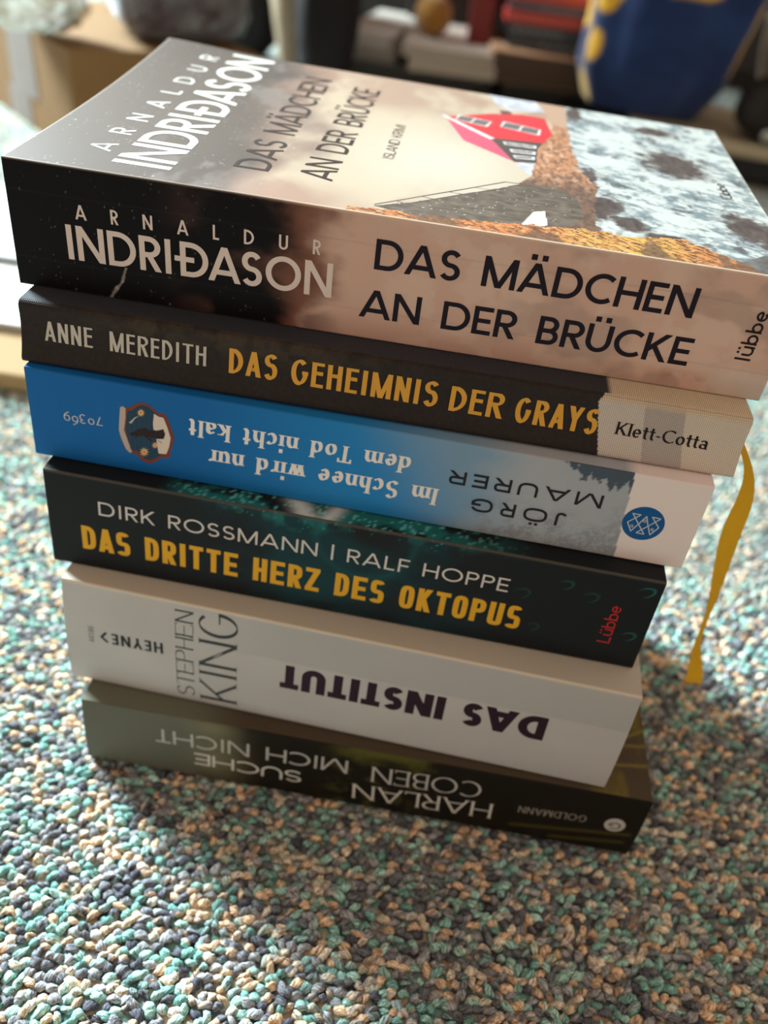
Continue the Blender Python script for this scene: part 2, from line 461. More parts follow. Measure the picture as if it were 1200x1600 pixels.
# ------------------------------------------------------------------ book builder
def make_book(name, label, loc, yaw, L, T, D, lean, *, spine_col, top_col, mat, mat_top=None, bulge=0.0, res=0.4, res_top=2.0, back_col=(90, 90, 90),
              lift=None, round_r=0.5, overhang=0.0, ct=0.35, inset=0.4, group='stacked novels', top_res_fn=None):
    root = thing(name, label, 'book', loc, yaw, group)
    # page block
    pb = MB()
    pb.box((inset + overhang, 1.0 + lean + 1.2, ct + .1), (L - inset - overhang, D - inset - overhang, T - ct - .1))
    pb.build('page_block', M_PAGES, root)
    # spine: face(u, v, h) outward offset h
    def spine_face(u, v, h=0.0):
        u = np.asarray(u, float); v = np.asarray(v, float)
        t = np.clip(v / T, 0, 1)
        y = lean * t - bulge * 4 * t * (1 - t)
        # rounded long edges
        e = np.minimum(v, T - v); rr = round_r
        y = y + np.where(e < rr, rr - np.sqrt(np.maximum(rr * rr - (rr - np.clip(e, 0, rr)) ** 2, 0)), 0)
        return np.stack([u, y - h, v], -1)
    nu, nv = int(L / res) + 1, int(T / res) + 1
    uu, vv = np.meshgrid(np.linspace(0, L, nu), np.concatenate([[0, .1 * round_r, .3 * round_r, .6 * round_r], np.linspace(round_r, T - round_r, nv), [T - .6 * round_r, T - .3 * round_r, T - .1 * round_r, T]]), indexing='ij')
    C = spine_col(uu, vv).reshape(uu.shape + (3,))
    mb = MB(); Pf = spine_face(uu, vv, 0.0)
    mb.grid(Pf, C)
    thick = np.array([0, 1.0 if not overhang else 1.6, 0])
    mb.grid(Pf[::max(1, nu // 3)][:, :] + thick if False else Pf[[0, -1]] + thick, (0.6, 0.56, 0.5), flip=True)
    for k in (0, -1):   # end edges, the cut card
        S = np.stack([Pf[k], Pf[k] + thick], 0)
        mb.grid(S, np.stack([C[k] * .5 + .3, C[k] * .3 + .4], 0) if not overhang else np.stack([C[k], C[k]], 0), flip=(k == 0))
    spine = mb.build('spine', mat, root, smooth=False)
    # covers
    y0f = lean + round_r
    def top_face(a, b, h=0.0):
        a = np.asarray(a, float); b = np.asarray(b, float)
        z = T + (lift(a, b) if lift else 0) + h
        return np.stack([a, lean + b, z + 0 * a], -1)
    na, nb = max(8, int(L / res_top) + 1), max(8, int((D - lean) / res_top) + 1)
    aa, bb = np.meshgrid(np.linspace(0, L, na), np.linspace(round_r, D - lean, nb), indexing='ij')
    mb = MB(); Pt = top_face(aa, bb); Ct = top_col(aa, bb).reshape(aa.shape + (3,))
    mb.grid(Pt, Ct)
    th = np.array([0, 0, -ct])
    mb.grid(Pt[::4, ::4] + th if na > 60 else Pt + th, (0.62, 0.6, 0.56), flip=True)
    edge = (0.62, 0.58, 0.5)
    for S, fl in ((Pt[0], True), (Pt[-1], False), (Pt[:, 0], False), (Pt[:, -1], True)):
        e2 = Ct[0, 0] if overhang else edge
        mb.grid(np.stack([S, S + th], 0), e2, flip=fl)
    front = mb.build('front_cover', mat_top or mat, root)
    mb = MB()
    mb.box((0, round_r, 0), (L, D, ct), lin(back_col))
    mb.build('back_cover', mat, root)
    return root, spine, front, spine_face, top_face

# ------------------------------------------------------------------ setting: floor and carpet
TE = [((.42, .68, .60), .16), ((.24, .46, .41), .10), ((.86, .60, .40), .17), ((.80, .69, .55), .11), ((.20, .205, .225), .19), ((.40, .40, .41), .19), ((.12, .12, .145), .08)]
def floor_mat():
    m = new_mat('carpet_backing', 0.95, 0.1, attr=False)
    nt = m.node_tree; p = nt.nodes['Principled BSDF']
    t = nt.nodes.new('ShaderNodeTexCoord')
    v = nt.nodes.new('ShaderNodeTexVoronoi'); v.inputs['Scale'].default_value = 270
    r = nt.nodes.new('ShaderNodeValToRGB'); r.color_ramp.interpolation = 'CONSTANT'
    pos = 0
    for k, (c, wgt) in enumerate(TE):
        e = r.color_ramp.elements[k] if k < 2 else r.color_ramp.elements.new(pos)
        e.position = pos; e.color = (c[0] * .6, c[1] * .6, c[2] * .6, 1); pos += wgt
    nt.links.new(t.outputs['Object'], v.inputs['Vector'])
    sx = nt.nodes.new('ShaderNodeSeparateColor'); nt.links.new(v.outputs['Color'], sx.inputs[0])
    nt.links.new(sx.outputs[0], r.inputs[0]); nt.links.new(r.outputs[0], p.inputs['Base Color'])
    b = nt.nodes.new('ShaderNodeBump'); b.inputs['Strength'].default_value = 1; b.inputs['Distance'].default_value = 0.002; b.invert = True
    nt.links.new(v.outputs['Distance'], b.inputs['Height']); nt.links.new(b.outputs['Normal'], p.inputs['Normal'])
    return m
mb = MB(); mb.box((-3000, -1500, -40), (3000, 4200, -2.4))
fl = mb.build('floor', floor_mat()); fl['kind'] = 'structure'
mb = MB(); mb.box((2900, -1500, -2.4), (3000, 4200, 2450), (.62, .55, .46))
wl = mb.build('wall_right', new_mat('wall_paint', .9, .2)); wl['kind'] = 'structure'

def carpet_mat():
    m = new_mat('carpet_yarn', 0.95, 0.05)
    nt = m.node_tree; p = nt.nodes['Principled BSDF']
    a = [n for n in nt.nodes if n.type == 'ATTRIBUTE'][0]
    u = nt.nodes.new('ShaderNodeAttribute'); u.attribute_name = 'fib'
    n = nt.nodes.new('ShaderNodeTexNoise'); n.inputs['Scale'].default_value = 1.0; n.inputs['Detail'].default_value = 3; n.inputs['Roughness'].default_value = .7
    nt.links.new(u.outputs['Vector'], n.inputs['Vector'])
    k = nt.nodes.new('ShaderNodeMapRange'); k.inputs['From Min'].default_value = .36; k.inputs['From Max'].default_value = .64; k.inputs['To Min'].default_value = .40; k.inputs['To Max'].default_value = 1.75
    nt.links.new(n.outputs['Fac'], k.inputs['Value'])
    vm = nt.nodes.new('ShaderNodeVectorMath'); vm.operation = 'SCALE'
    nt.links.new(a.outputs['Color'], vm.inputs[0]); nt.links.new(k.outputs['Result'], vm.inputs['Scale']); nt.links.new(vm.outputs[0], p.inputs['Base Color'])
    b = nt.nodes.new('ShaderNodeBump'); b.inputs['Strength'].default_value = 1.0; b.inputs['Distance'].default_value = 0.0010
    nt.links.new(n.outputs['Fac'], b.inputs['Height']); nt.links.new(b.outputs['Normal'], p.inputs['Normal'])
    return m

def carpet_loops():
    px, py = 3.5, 2.6
    X0, X1, Y0, Y1 = -390, 520, -240, 720
    xs = np.arange(X0, X1, px); ys = np.arange(Y0, Y1, py)
    gx, gy = np.meshgrid(xs, ys, indexing='ij')
    gx = gx + (np.arange(len(ys)) % 2)[None, :] * px * .5
    gx = (gx + rng.normal(0, .55, gx.shape)).ravel(); gy = (gy + rng.normal(0, .5, gy.shape)).ravel()
    # skip what the stack covers
    keep = ~((gx > 12) & (gx < 178) & (gy > 14) & (gy < 110))
    # skip the wedge nothing can show: far area hidden behind the stack
    gx, gy = gx[keep], gy[keep]
    near = (gy < 140) & (gx > -190) & (gx < 430)
    V = []; F = []; Cc = []; FB = []; base = 0
    pal = np.array([t[0] for t in TE]); wg = np.array([t[1] for t in TE]); wg = wg / wg.sum()
    for sel, nl, nr in ((near, 8, 10), (~near, 5, 5)):
        x, y = gx[sel], gy[sel]; n = len(x)
        t = np.linspace(-1, 1, nl); th = np.linspace(0, 2 * pi, nr, endpoint=False)
        prof = np.sqrt(np.clip(1 - np.abs(t) ** 1.9, 0, 1)) * .95 + .05
        tt, hh = np.meshgrid(t, th, indexing='ij')
        ln = rng.uniform(1.9, 3.3, n)[:, None, None]; wr = rng.uniform(1.0, 1.6, n)[:, None, None]; hr = rng.uniform(1.1, 1.6, n)[:, None, None]
        bend = rng.normal(0, .6, n)[:, None, None]
        # plied yarn: ridges round the section, twisting along the loop
        tw = (rng.uniform(.8, 2.4, n) * rng.choice([-1, 1, 1], n))[:, None, None]
        rid = 1 + .17 * np.cos(3 * (hh[None] + tw * tt[None]) + rng.uniform(0, 6.28, n)[:, None, None])
        lx = tt[None] * ln
        ly = prof[:, None][None] * np.cos(hh)[None] * wr * rid + bend * tt[None] ** 2
        lz = prof[:, None][None] * np.sin(hh)[None] * hr * rid - 1.3 * tt[None] ** 2
        jit = .085 if nr > 6 else .0
        ly = ly + rng.normal(0, 1, ly.shape) * jit; lz = lz + rng.normal(0, 1, lz.shape) * jit; lx = lx + rng.normal(0, 1, ly.shape) * jit * 1.6
        a = np.where(rng.random(n) < .8, rng.normal(0.30, .40, n), rng.uniform(-1.5, 1.5, n))[:, None, None]
        tilt = rng.normal(0, .30, n)[:, None, None]
        lz = lz + lx * tilt
        X = x[:, None, None] + lx * np.cos(a) - ly * np.sin(a); Y = y[:, None, None] + lx * np.sin(a) + ly * np.cos(a)
        Z = lz - 1.55 + rng.normal(0, .28, n)[:, None, None]
        Z = np.minimum(Z, .25)
        P = np.stack([X, Y, Z], -1).reshape(n, -1, 3)
        # colour: main + second ply
        clump = vnoise(x / 22 + 50, y / 22 + 50, 5)
        i1 = rng.choice(len(pal), n, p=wg); i2 = rng.choice(len(pal), n, p=wg)
        same = rng.random(n) < .5; i2 = np.where(same, i1, i2)
        sel2 = (np.cos(2 * (hh[None] + tw * tt[None]) + rng.uniform(0, 6.28, n)[:, None, None]) > .25)[..., None]
        pl = pal if nr > 6 else pal * .72 + .28 * (pal * wg[:, None]).sum(0) * 1.15
        c1 = pl[i1][:, None, None, :]; c2 = (pl[i2] * .7 + pl[i1] * .3)[:, None, None, :]
        cc = np.where(sel2, c2, c1) * rng.uniform(.8, 1.15, n)[:, None, None, None]
        fb = np.stack([tt[None] * 1.6 + rng.uniform(0, 900, n)[:, None, None], (hh[None] / (2 * pi) + tw * tt[None] * .22) * 11 + 0 * ln, rng.uniform(0, 900, n)[:, None, None] + 0 * (tt + hh)[None]], -1)
        q = []
        for i in range(nl - 1):
            for j in range(nr):
                q.append((i * nr + j, (i + 1) * nr + j, (i + 1) * nr + (j + 1) % nr, i * nr + (j + 1) % nr))
        q = np.array(q)[:, ::-1]
        Fq = (q[None] + (np.arange(n) * nl * nr)[:, None, None] + base).reshape(-1, 4)
        V.append(P.reshape(-1, 3)); F.append(Fq); Cc.append(cc.reshape(-1, 3)); FB.append(fb.reshape(-1, 3)); base += n * nl * nr
    V = np.concatenate(V) * MM; F = np.concatenate(F).astype(np.int32); Cc = np.concatenate(Cc); FB = np.concatenate(FB)
    me = bpy.data.meshes.new('carpet_pile')
    me.vertices.add(len(V)); me.vertices.foreach_set('co', V.astype(np.float32).ravel())
    me.loops.add(F.size); me.loops.foreach_set('vertex_index', F.ravel())
    me.polygons.add(len(F)); me.polygons.foreach_set('loop_start', np.arange(0, F.size, 4, dtype=np.int32)); me.polygons.foreach_set('use_smooth', np.ones(len(F), bool))
    me.update(calc_edges=True)
    ca = me.color_attributes.new('Col', 'FLOAT_COLOR', 'POINT'); ca.data.foreach_set('color', np.concatenate([Cc, np.ones((len(Cc), 1))], 1).astype(np.float32).ravel())
    fa = me.attributes.new('fib', 'FLOAT_VECTOR', 'POINT'); fa.data.foreach_set('vector', FB.astype(np.float32).ravel())
    me.materials.append(carpet_mat())
    o = bpy.data.objects.new('carpet_pile', me); COL.objects.link(o)
    tag(o, 'mottled loop pile carpet in mint, peach, grey and slate yarn', 'carpet', kind='stuff')
carpet_loops()
# ------------------------------------------------------------------ lettering styles
GEO = dict(hx=.088, hy=.078, gap=.10, space=.42, abar=.27)
GEO_SMALL = dict(hx=.075, hy=.07, gap=1.72, space=.4)
GEO_THIN = dict(hx=.055, hy=.05, gap=.12, space=.35)
DECO = dict(hx=.10, hy=.055, nib=28, gap=.13, space=.35, cw=.44, mid=.56, w=dict(S=.42, E=.36, I=.2, G=.5))
SERIF_BOLD = dict(hx=.095, hy=.035, nib=18, gap=.09, space=.26, serif=(.17, .05), xh=.66)
SCRIPT = dict(hx=.105, hy=.028, nib=26, gap=.13, space=.36, serif=(.165, .055), xh=.64, slant=.05)
WIDE = dict(hx=.088, hy=.088, gap=.42, space=.5, sq=2.6, mid=.5)
CONDENSED = dict(hx=.098, hy=.088, gap=.12, space=.26, cw=.43, sq=3.4, abar=.22)
HUMAN = dict(hx=.068, hy=.062, gap=.20, space=.32)
HEAVY = dict(hx=.145, hy=.12, gap=.09, space=.34, abar=.24)
DIDONE = dict(hx=.055, hy=.016, nib=8, gap=.12, serif=(.11, .02), cw=.46)
FLARE = dict(hx=.055, hy=.026, nib=14, gap=.14, serif=(.105, .026))
SANS6 = dict(hx=.07, hy=.06, gap=.12, space=.4)

WHITE = (228, 222, 212)

# ------------------------------------------------------------------ top novel
L1, T1, D1 = 209.1, 34.4, 137.8
def lift1(a, b):
    q = np.clip(b / 136.0, 0, 1)
    return (3.6 - 2.2 * np.clip(a / L1, 0, 1)) * q ** 2.2 + 1.6 * np.exp(-(a / 26.0) ** 2) * q ** 3

GRASS = [(90, 3.5), (97, 4.6), (108, 5.0), (116, 5.6), (126, 7.5), (136, 9.5), (146, 11.5), (156, 13.5), (164, 12.2), (172, 15.5), (180, 16.5), (187, 11.0), (195, 4.5), (198, 0)]
def cover1(a, b):
    sh = a.shape
    n1 = fbm(a / 26 + 3, b / 40, 11, 5); n2 = fbm(a / 9, b / 16 + 4, 21, 4); n3 = fbm(a / 2.2, b / 2.2, 31, 4)
    sky = np.zeros(sh + (3,))
    sky[:] = (.030, .026, .024)
    t = sst(34, 82, a + (n1 - .5) * 70 + (b - 60) * .06)
    sky = mixc(sky, (.17, .105, .08), sst(.02, .5, t))
    sky = mixc(sky, (.40, .31, .22), sst(.42, .95, t))
    pink = sst(.50, .68, n1 * .7 + n2 * .3) * sst(45, 70, a) * sst(128, 98, a + (n2 - .5) * 18)
    pink = np.maximum(pink, sst(.40, .62, fbm(a / 18 + 9, b / 30, 77, 4)) * sst(88, 112, b + (n1 - .5) * 26) * sst(48, 66, a) * .9)
    sky = mixc(sky, (.26, .15, .11), pink * .85)
    pk2 = sst(22, 6, b + (n1 - .5) * 22) * sst(52, 70, a) * sst(100, 80, a)
    sky = mixc(sky, (.28, .165, .12), pk2 * .8)
    hot = .9 * np.exp(-((a - 112) / 26) ** 2 - ((b - 52) / 34) ** 2)
    sky = mixc(sky, (.47, .41, .33), np.clip(hot * 1.1, 0, 1))
    sky = mixc(sky, (.17, .15, .14), sst(.56, .70, n2) * sst(20, 50, a) * sst(80, 45, a) * .5)
    C = sky
    # grey snowy peaks by the house
    pk = inpoly(a, b + (n2 - .5) * 5, [(123, 138), (126, 126), (131, 121), (145, 124), (147, 138)])
    pk |= inpoly(a, b + (n2 - .5) * 5, [(134, 65), (139, 70), (147, 68), (147, 52), (139, 51), (135, 57)])
    C = np.where(pk[..., None], np.array((.40, .39, .42)) * (.6 + .8 * n3[..., None]), C)
    # river
    rv = np.interp(b, [0, 8, 17, 34, 42, 64, 89, 112, 138], [150, 152, 153, 154, 156, 153.5, 151.5, 151.5, 152]) + (n3 - .5) * 3
    fl = fbm((a - b * .35) / 4.2, (b + a * .4) / 2.6, 41, 6, .62)
    fl2 = fbm(a / 15, b / 11, 43, 4)
    fine = fbm(a / 1.1, b / .8, 47, 3)
    foam = sst(.41, .60, fl * .55 + fl2 * .35 + fine * .15)
    water = mixc(np.tile(np.array((.13, .165, .175)), sh + (1,)), (.44, .45, .42), foam)
    water = mixc(water, (.055, .05, .05), sst(.54, .72, fbm(a / 3 + 30, b / 5, 53, 5, .6)) * sst(.60, .42, fl2) * .8)
    for (ca, cb, ra, rb, an) in ((187, 85, 11, 15, .35), (202, 32, 8, 14, .3), (159, 32, 5.5, 12, -.2), (166, 22, 5, 7, .2), (175, 15, 7, 4, 0), (157, 60, 3, 9, 0), (184, 122, 8, 5, 0), (155, 128, 3, 9, 0)):
        da, db = a - ca, b - cb; r_ = np.hypot((da * cos(an) + db * sin(an)) / ra, (-da * sin(an) + db * cos(an)) / rb) + (n3 - .5) * .7 + (fl - .5) * .6
        k = sst(1.25, .62, r_)
        rock = np.array((.050, .038, .035)) * (.35 + 1.5 * fbm(a / 1.3, b / 3.5, 61, 4)[..., None])
        water = water * (1 - k[..., None]) + rock * k[..., None]
        rim = np.exp(-((r_ - 1.1) / .10) ** 2); water = mixc(water, (.50, .48, .46), rim * .3)
    isr = a > rv
    C = np.where(isr[..., None], water, C)
    # brown rock shore and hill
    hill = inpoly(a + (n3 - .5) * 2.2, b + (n3 - .5) * 3, [(141.5, 139), (151.8, 139), (152, 112), (152.5, 90), (154, 64), (159, 50), (157, 38), (156, 20), (158, 8), (150, 6), (139, 9), (136, 22), (135, 43), (139, 51.5), (140.5, 70), (141, 82), (144.5, 96), (147, 108)])
    hc = mixc(np.tile(np.array((.38, .17, .085)), sh + (1,)), (.10, .05, .03), sst(.40, .66, fbm(a / .9, b / 1.7, 71, 5, .6)) * .8 * (1 - .9 * sst(100, 118, b)))
    hc = mixc(hc, (.50, .30, .20), sst(.58, .70, fbm(a / 1.6, b / 3.0, 73, 4)) * .7)
    hc = mixc(hc, (.36, .22, .15), sst(106, 114, b))
    hc = mixc(hc, (.05, .035, .03), sst(62, 40, b + (n3 - .5) * 20) * .75)
    C = np.where(hill[..., None], hc, C)
    # stone bridge
    br = inpoly(a + (n3 - .5) * .8, b, [(96.5, 6.2), (106, 13), (115, 22), (128, 34.5), (136, 43), (146, 44), (152, 36), (153, 22), (147, 11), (141, 9), (131, 7.5), (118, 5.5), (106, 3.6)])
    bc = np.array((.085, .066, .050)) * (.3 + 1.5 * fbm(a / 2.5, b / 1.2, 81, 4)[..., None])
    bc = mixc(bc, (.55, .52, .48), (fbm(a / .7, b / .4, 83, 2) > .86) * 1.0)
    C = np.where(br[..., None], bc, C)
    op = inpoly(a, b, [(139.0, 20.5), (142.3, 22.5), (142.5, 11.5), (138.5, 8.6), (135.6, 9.5)])
    C = np.where(op[..., None], np.array((.55, .51, .44)), C)
    for (p, q, wd) in (((97, 7.5), (131, 42), .42), ((131, 42), (136.5, 42.5), .42), ((101, 8), (133, 38.5), .28), ((108.5, 19), (113, 17.5), .3), ((115.5, 26), (121, 25.5), .3), ((122.5, 33), (128, 33), .3), ((102, 12.5), (106, 10.5), .3)):
        pa = np.array(p); d = np.array(q) - pa; Ld = np.hypot(*d); tt = np.clip(((a - pa[0]) * d[0] + (b - pa[1]) * d[1]) / Ld ** 2, 0, 1)
        dd = np.hypot(a - pa[0] - tt * d[0], b - pa[1] - tt * d[1]); C = mixc(C, (.05, .045, .04), sst(wd, wd * .5, dd))
    # autumn grass
    gl = np.interp(a, [g[0] for g in GRASS], [g[1] for g in GRASS], left=-5, right=-5) + (n3 - .5) * 4
    gr = b < gl
    gs = fbm((a + b * 1.6) / 1.1, (a * .35 - b) / 2.2, 91, 4, .65)
    gc = mixc(np.tile(np.array((.45, .15, .045)), sh + (1,)), (.10, .04, .018), sst(.5, .36, gs))
    gc = mixc(gc, (.50, .33, .06), np.exp(-((a - 168) / 13) ** 2) * sst(.38, .62, gs) * .8 + np.exp(-((a - 152) / 6) ** 2) * sst(.4, .6, gs) * .5)
    gc = mixc(gc, (.66, .33, .15), sst(.58, .68, fbm((a - b * 1.2) / .7, (a * .5 + b) / 2.6, 97, 4, .6)) * .75)
    gc = mixc(gc, (.05, .02, .012), sst(.44, .34, fbm((a + b) / .8, (a * .4 - b) / 1.6, 99, 4, .6)) * .8)
    gc = mixc(gc, (.09, .05, .03), sst(.56, .66, n2) * .8)
    C = np.where(gr[..., None], gc, C)
    dk = (a > 188) & (b < (a - 188) * 1.1 + (n2 - .5) * 10) & ~gr
    C = np.where(dk[..., None], np.array((.10, .095, .09)) * (.4 + 1.2 * n3[..., None]), C)
    # red house
    def poly(pts, c): C[inpoly(a, b, pts)] = c
    poly([(127.5, 118.2), (131.5, 119), (133, 114), (129, 113)], (.06, .03, .03))
    poly([(110, 100.9), (124.5, 112.2), (136, 117.5), (144.3, 117), (146.5, 98), (143, 86.5), (125.7, 83.5)], (.46, .018, .028))
    poly([(108.7, 101.5), (126.3, 82.9), (133.8, 62.3), (116.8, 76.5)], (.44, .06, .11))
    poly([(125.4, 83.9), (143.2, 86.9), (141.2, 80), (140.5, 64.5), (133.5, 62.2)], (.05, .04, .035))
    poly([(108.7, 101.9), (126.9, 84.0), (125.3, 82.2), (107.9, 100.9)], (.60, .56, .52))
    for q0, q1 in (((129.5, 80.5), (140.8, 81.3)), ((131.8, 73.5), (140.4, 74.6)), ((133.0, 67.6), (140.0, 69.2))):
        (x0, y0), (x1, y1) = q0, q1
        poly([(x0, y0 + 1.5), (x1, y1 + 1.5), (x1, y1 - 1.5), (x0 + .8, y0 - 1.5)], (.55, .52, .5)); poly([(x0 + 1, y0 + .7), (x1 - 1, y1 + .7), (x1 - 1, y1 - .7), (x0 + 1, y0 - .7)], (.06, .05, .05))
    for pts in ([(113.6, 104.8), (125.4, 102.6), (124.0, 95.8), (112.6, 98.6)], [(129.4, 105.4), (142.6, 102.0), (142.0, 95.2), (128.4, 98.4)]):
        poly(pts, (.60, .56, .52)); P = np.array(pts); c0 = P.mean(0)
        for s in (0, 1):
            A_, B_, C_, D_ = P; l = .08 + .47 * s; r2 = l + .36
            q = [A_ + (B_ - A_) * l, A_ + (B_ - A_) * r2, D_ + (C_ - D_) * r2, D_ + (C_ - D_) * l]; m_ = np.mean(q, 0)
            poly([tuple(m_ + (x - m_) * np.array((1.2, .85))) for x in q], (.10, .09, .09))
    # wear: pale flecks on the dark part, whitened edges
    sp = (vnoise(a / .55, b / .55, 101) > .93) & (vnoise(a / 5, b / 5, 103) > .55) & (a < 70)
    C[sp] = C[sp] * .4 + .28
    C = mixc(C, (.72, .66, .56), sst(.9, .2, b) * .8 + sst(.5, .0, a) * .6 + sst(.5, 0, L1 - a) * .5)
    return np.clip(C, 0, 1).reshape(-1, 3)

def spine1(u, v):
    n1 = fbm(u / 22, v / 15, 201, 5); n2 = fbm(u / 7 + 3, v / 6, 203, 4); n3 = fbm(u / 1.2, v / 1.2, 207, 3)
    C = np.zeros(u.shape + (3,)); C[:] = (.006, .005, .006)
    t = sst(66, 98, u + (n1 - .5) * 34 - (v - 17) * .12)
    C = mixc(C, (.20, .085, .06), sst(.0, .35, t)); C = mixc(C, (.66, .42, .335), sst(.3, .85, t))
    C = mixc(C, (.10, .05, .04), sst(.50, .66, n1) * sst(38, 62, u) * sst(96, 80, u) * .7)
    C = mixc(C, (.74, .54, .44), sst(.45, .65, n2) * sst(95, 110, u) * .5)
    C = mixc(C, (.42, .29, .24), sst(.52, .66, fbm(u / 16 + 7, v / 12 + 2, 211, 4)) * sst(120, 150, u) * .6)
    C = mixc(C, (.45, .20, .12), sst(.48, .62, n2) * sst(7, 2, v) * sst(178, 184, u) * sst(200, 194, u) * .8)
    C = mixc(C, (.18, .13, .115), sst(.55, .7, n1) * sst(176, 190, u) * .45)
    C = mixc(C, (.66, .56, .49), sst(.0, 1.0, sst(186, 200, u) * sst(12, 4, v)) * .7)
    # scuffs
    sp = (vnoise(u / .42, v / .42, 221) > .93) & (vnoise(u / 5, v / 5, 223) > .42) & (u < 74)
    C[sp] = C[sp] * .6 + (.02 + .16 * vnoise(u / .9, v / .9, 229)[sp] ** 2)[:, None]
    for (p, q, wd, k) in (((31.2, 9.4), (30.0, 5.4), .45, .5), ((30.0, 5.4), (28.2, 3.2), .4, .55), ((28.2, 3.2), (26.3, .2), .6, .5)):
        pa = np.array(p); d = np.array(q) - pa; tt = np.clip(((u - pa[0]) * d[0] + (v - pa[1]) * d[1]) / (d @ d), 0, 1)
        dd = np.hypot(u - pa[0] - tt * d[0], v - pa[1] - tt * d[1]) + (n3 - .5) * .7; C = mixc(C, (.50, .45, .42), sst(wd, wd * .4, dd) * k)
    for v0 in (8.3, 26.5):
        C = mixc(C, C.reshape(-1, 3).reshape(u.shape + (3,)) * .72 + .012, np.exp(-((v - v0 - .4 * (n1 - .5)) / .16) ** 2) * .8)
    for (p, q) in (((196, 29), (209, 24)), ((188, 24), (200, 31)), ((184, 6), (198, 9)), ((100, 9.5), (135, 8.5)), ((140, 9), (176, 8.2))):
        pa = np.array(p, float); d = np.array(q, float) - pa; tt = np.clip(((u - pa[0]) * d[0] + (v - pa[1]) * d[1]) / (d @ d), 0, 1)
        dd = np.hypot(u - pa[0] - tt * d[0], v - pa[1] - tt * d[1]); C = mixc(C, (.55, .45, .38), sst(.22, .05, dd) * .4)
    C = mixc(C, (.70, .52, .40), sst(T1 - .75, T1 - .2, v) * sst(60, 100, u) * .9 + sst(T1 - .5, T1 - .1, v) * .25)
    C = mixc(C, (.6, .55, .5), sst(.35, .0, v) * .3)
    return np.clip(C, 0, 1).reshape(-1, 3)

b1, s1, f1, sf1, tf1 = make_book('paperback_novel', 'worn paperback with red house by a waterfall on its cover, topmost in the stack', (-21.7, 46.4, 155.2), radians(.51), L1, T1, D1, 1.2,
    spine_col=spine1, top_col=cover1, mat=M_PRINT, mat_top=M_GLOSS, res=.34, res_top=.31, lift=lift1, back_col=(60, 50, 45))
lettering(s1, 'author_first_name', 'ARNALDUR', GEO_SMALL, (18.4, 21.0), (84.6, 21.7), 3.9, sf1, (225, 205, 195))
lettering(s1, 'author_surname', 'INDRIÐASON', dict(GEO, hx=.082, hy=.075, gap=.10, kern={'ÐA': -.08, 'AS': -.05, 'IÐ': .14}), (15.0, 9.6), (88.4, 10.3), 9.6, sf1, (225, 205, 195))
lettering(s1, 'title_lettering', 'DAS MÄDCHEN', GEO, (99.1, 20.2), (183.6, 20.4), 8.2, sf1, (30, 22, 34))
lettering(s1, 'title_lettering', 'AN DER BRÜCKE', GEO, (96.6, 6.4), (186.6, 7.0), 8.0, sf1, (30, 22, 34))
lettering(s1, 'publisher_lettering', 'lübbe', dict(hx=.075, hy=.07, gap=.10, xh=.68), (202.4, 10.9), (202.4, 25.2), 4.2, sf1, (35, 28, 30))
lettering(f1, 'author_first_name', 'ARNALDUR', dict(GEO_SMALL, gap=1.35), (22.6, 16.0), (22.8, 125.0), 6.6, tf1, (215, 210, 200))
lettering(f1, 'author_surname', 'INDRIÐASON', dict(GEO, hx=.08, hy=.07, gap=.10, kern={'ÐA': -.08, 'AS': -.05, 'IÐ': .14}), (41.6, 8.2), (41.8, 133.0), 15.8, tf1, (215, 210, 200))
lettering(f1, 'title_lettering', 'DAS MÄDCHEN', dict(GEO, hx=.07, hy=.062), (65.6, 19.6), (65.8, 121.5), 9.9, tf1, (46, 38, 36))
lettering(f1, 'title_lettering', 'AN DER BRÜCKE', dict(GEO, hx=.07, hy=.062), (83.3, 19.8), (84.2, 118.0), 9.6, tf1, (46, 38, 36))
lettering(f1, 'genre_lettering', 'ISLAND KRIMI', GEO_THIN, (97.2, 46.5), (97.3, 82.5), 3.4, tf1, (70, 58, 52))
lettering(f1, 'publisher_lettering', 'lübbe', dict(hx=.08, hy=.07, gap=.1), (201.3, 57.5), (200.9, 73.0), 3.6, tf1, (40, 38, 38))

# ------------------------------------------------------------------ cloth hardback
L2, T2, D2 = 202.1, 17.5, 126.0
def zone2(u, v):
    edge = np.where(v < 16, 164.5 - (v / 16.0) * 3.8, 160.7 + (v - 16) * 1.0)
    return u > edge
def spine2(u, v):
    n = fbm(u / 5, v / 5, 301, 4); n3 = fbm(u / .8, v / .8, 303, 3)
    C = np.zeros(u.shape + (3,)); C[:] = (.030, .022, .020)
    C = mixc(C, (.085, .062, .037), sst(9, 15, v) * sst(10, 40, u) * sst(120, 75, u) * sst(.35, .6, n) * .55)
    C = C * (.75 + .5 * n3[..., None])
    z = zone2(u, v)
    be = np.zeros_like(C); be[:] = (.74, .62, .52)
    be = mixc(be, (.42, .36, .34), ((u > 173.5 + (15 - v) * .2) & (u < 184.5 + (15 - v) * .2)) * .75)
    be = mixc(be, (.62, .54, .50), (u < 173.5 + (15 - v) * .2) * .5)
    be = mixc(be, (.66, .52, .36), sst(T2 - 2.2, T2 - .6, v) * .8)
    return np.where(z[..., None], be, C).reshape(-1, 3)
def cover2(a, b):
    C = np.zeros(a.shape + (3,)); C[:] = (.035, .036, .045); C[a > 163] = (.62, .50, .36)
    return C.reshape(-1, 3)
b2, s2, f2, sf2, tf2 = make_book('cloth_hardback', 'dark grey cloth-bound hardback with pale cloth end and yellow ribbon, second from the top', (-18.0, 33.1, 137.6), radians(.22), L2, T2, D2, 3.6,
    spine_col=spine2, top_col=cover2, mat=M_CLOTH, bulge=-1.3, res=.28, res_top=1.5, ct=2.2, overhang=2.5, round_r=2.0, back_col=(40, 38, 38))
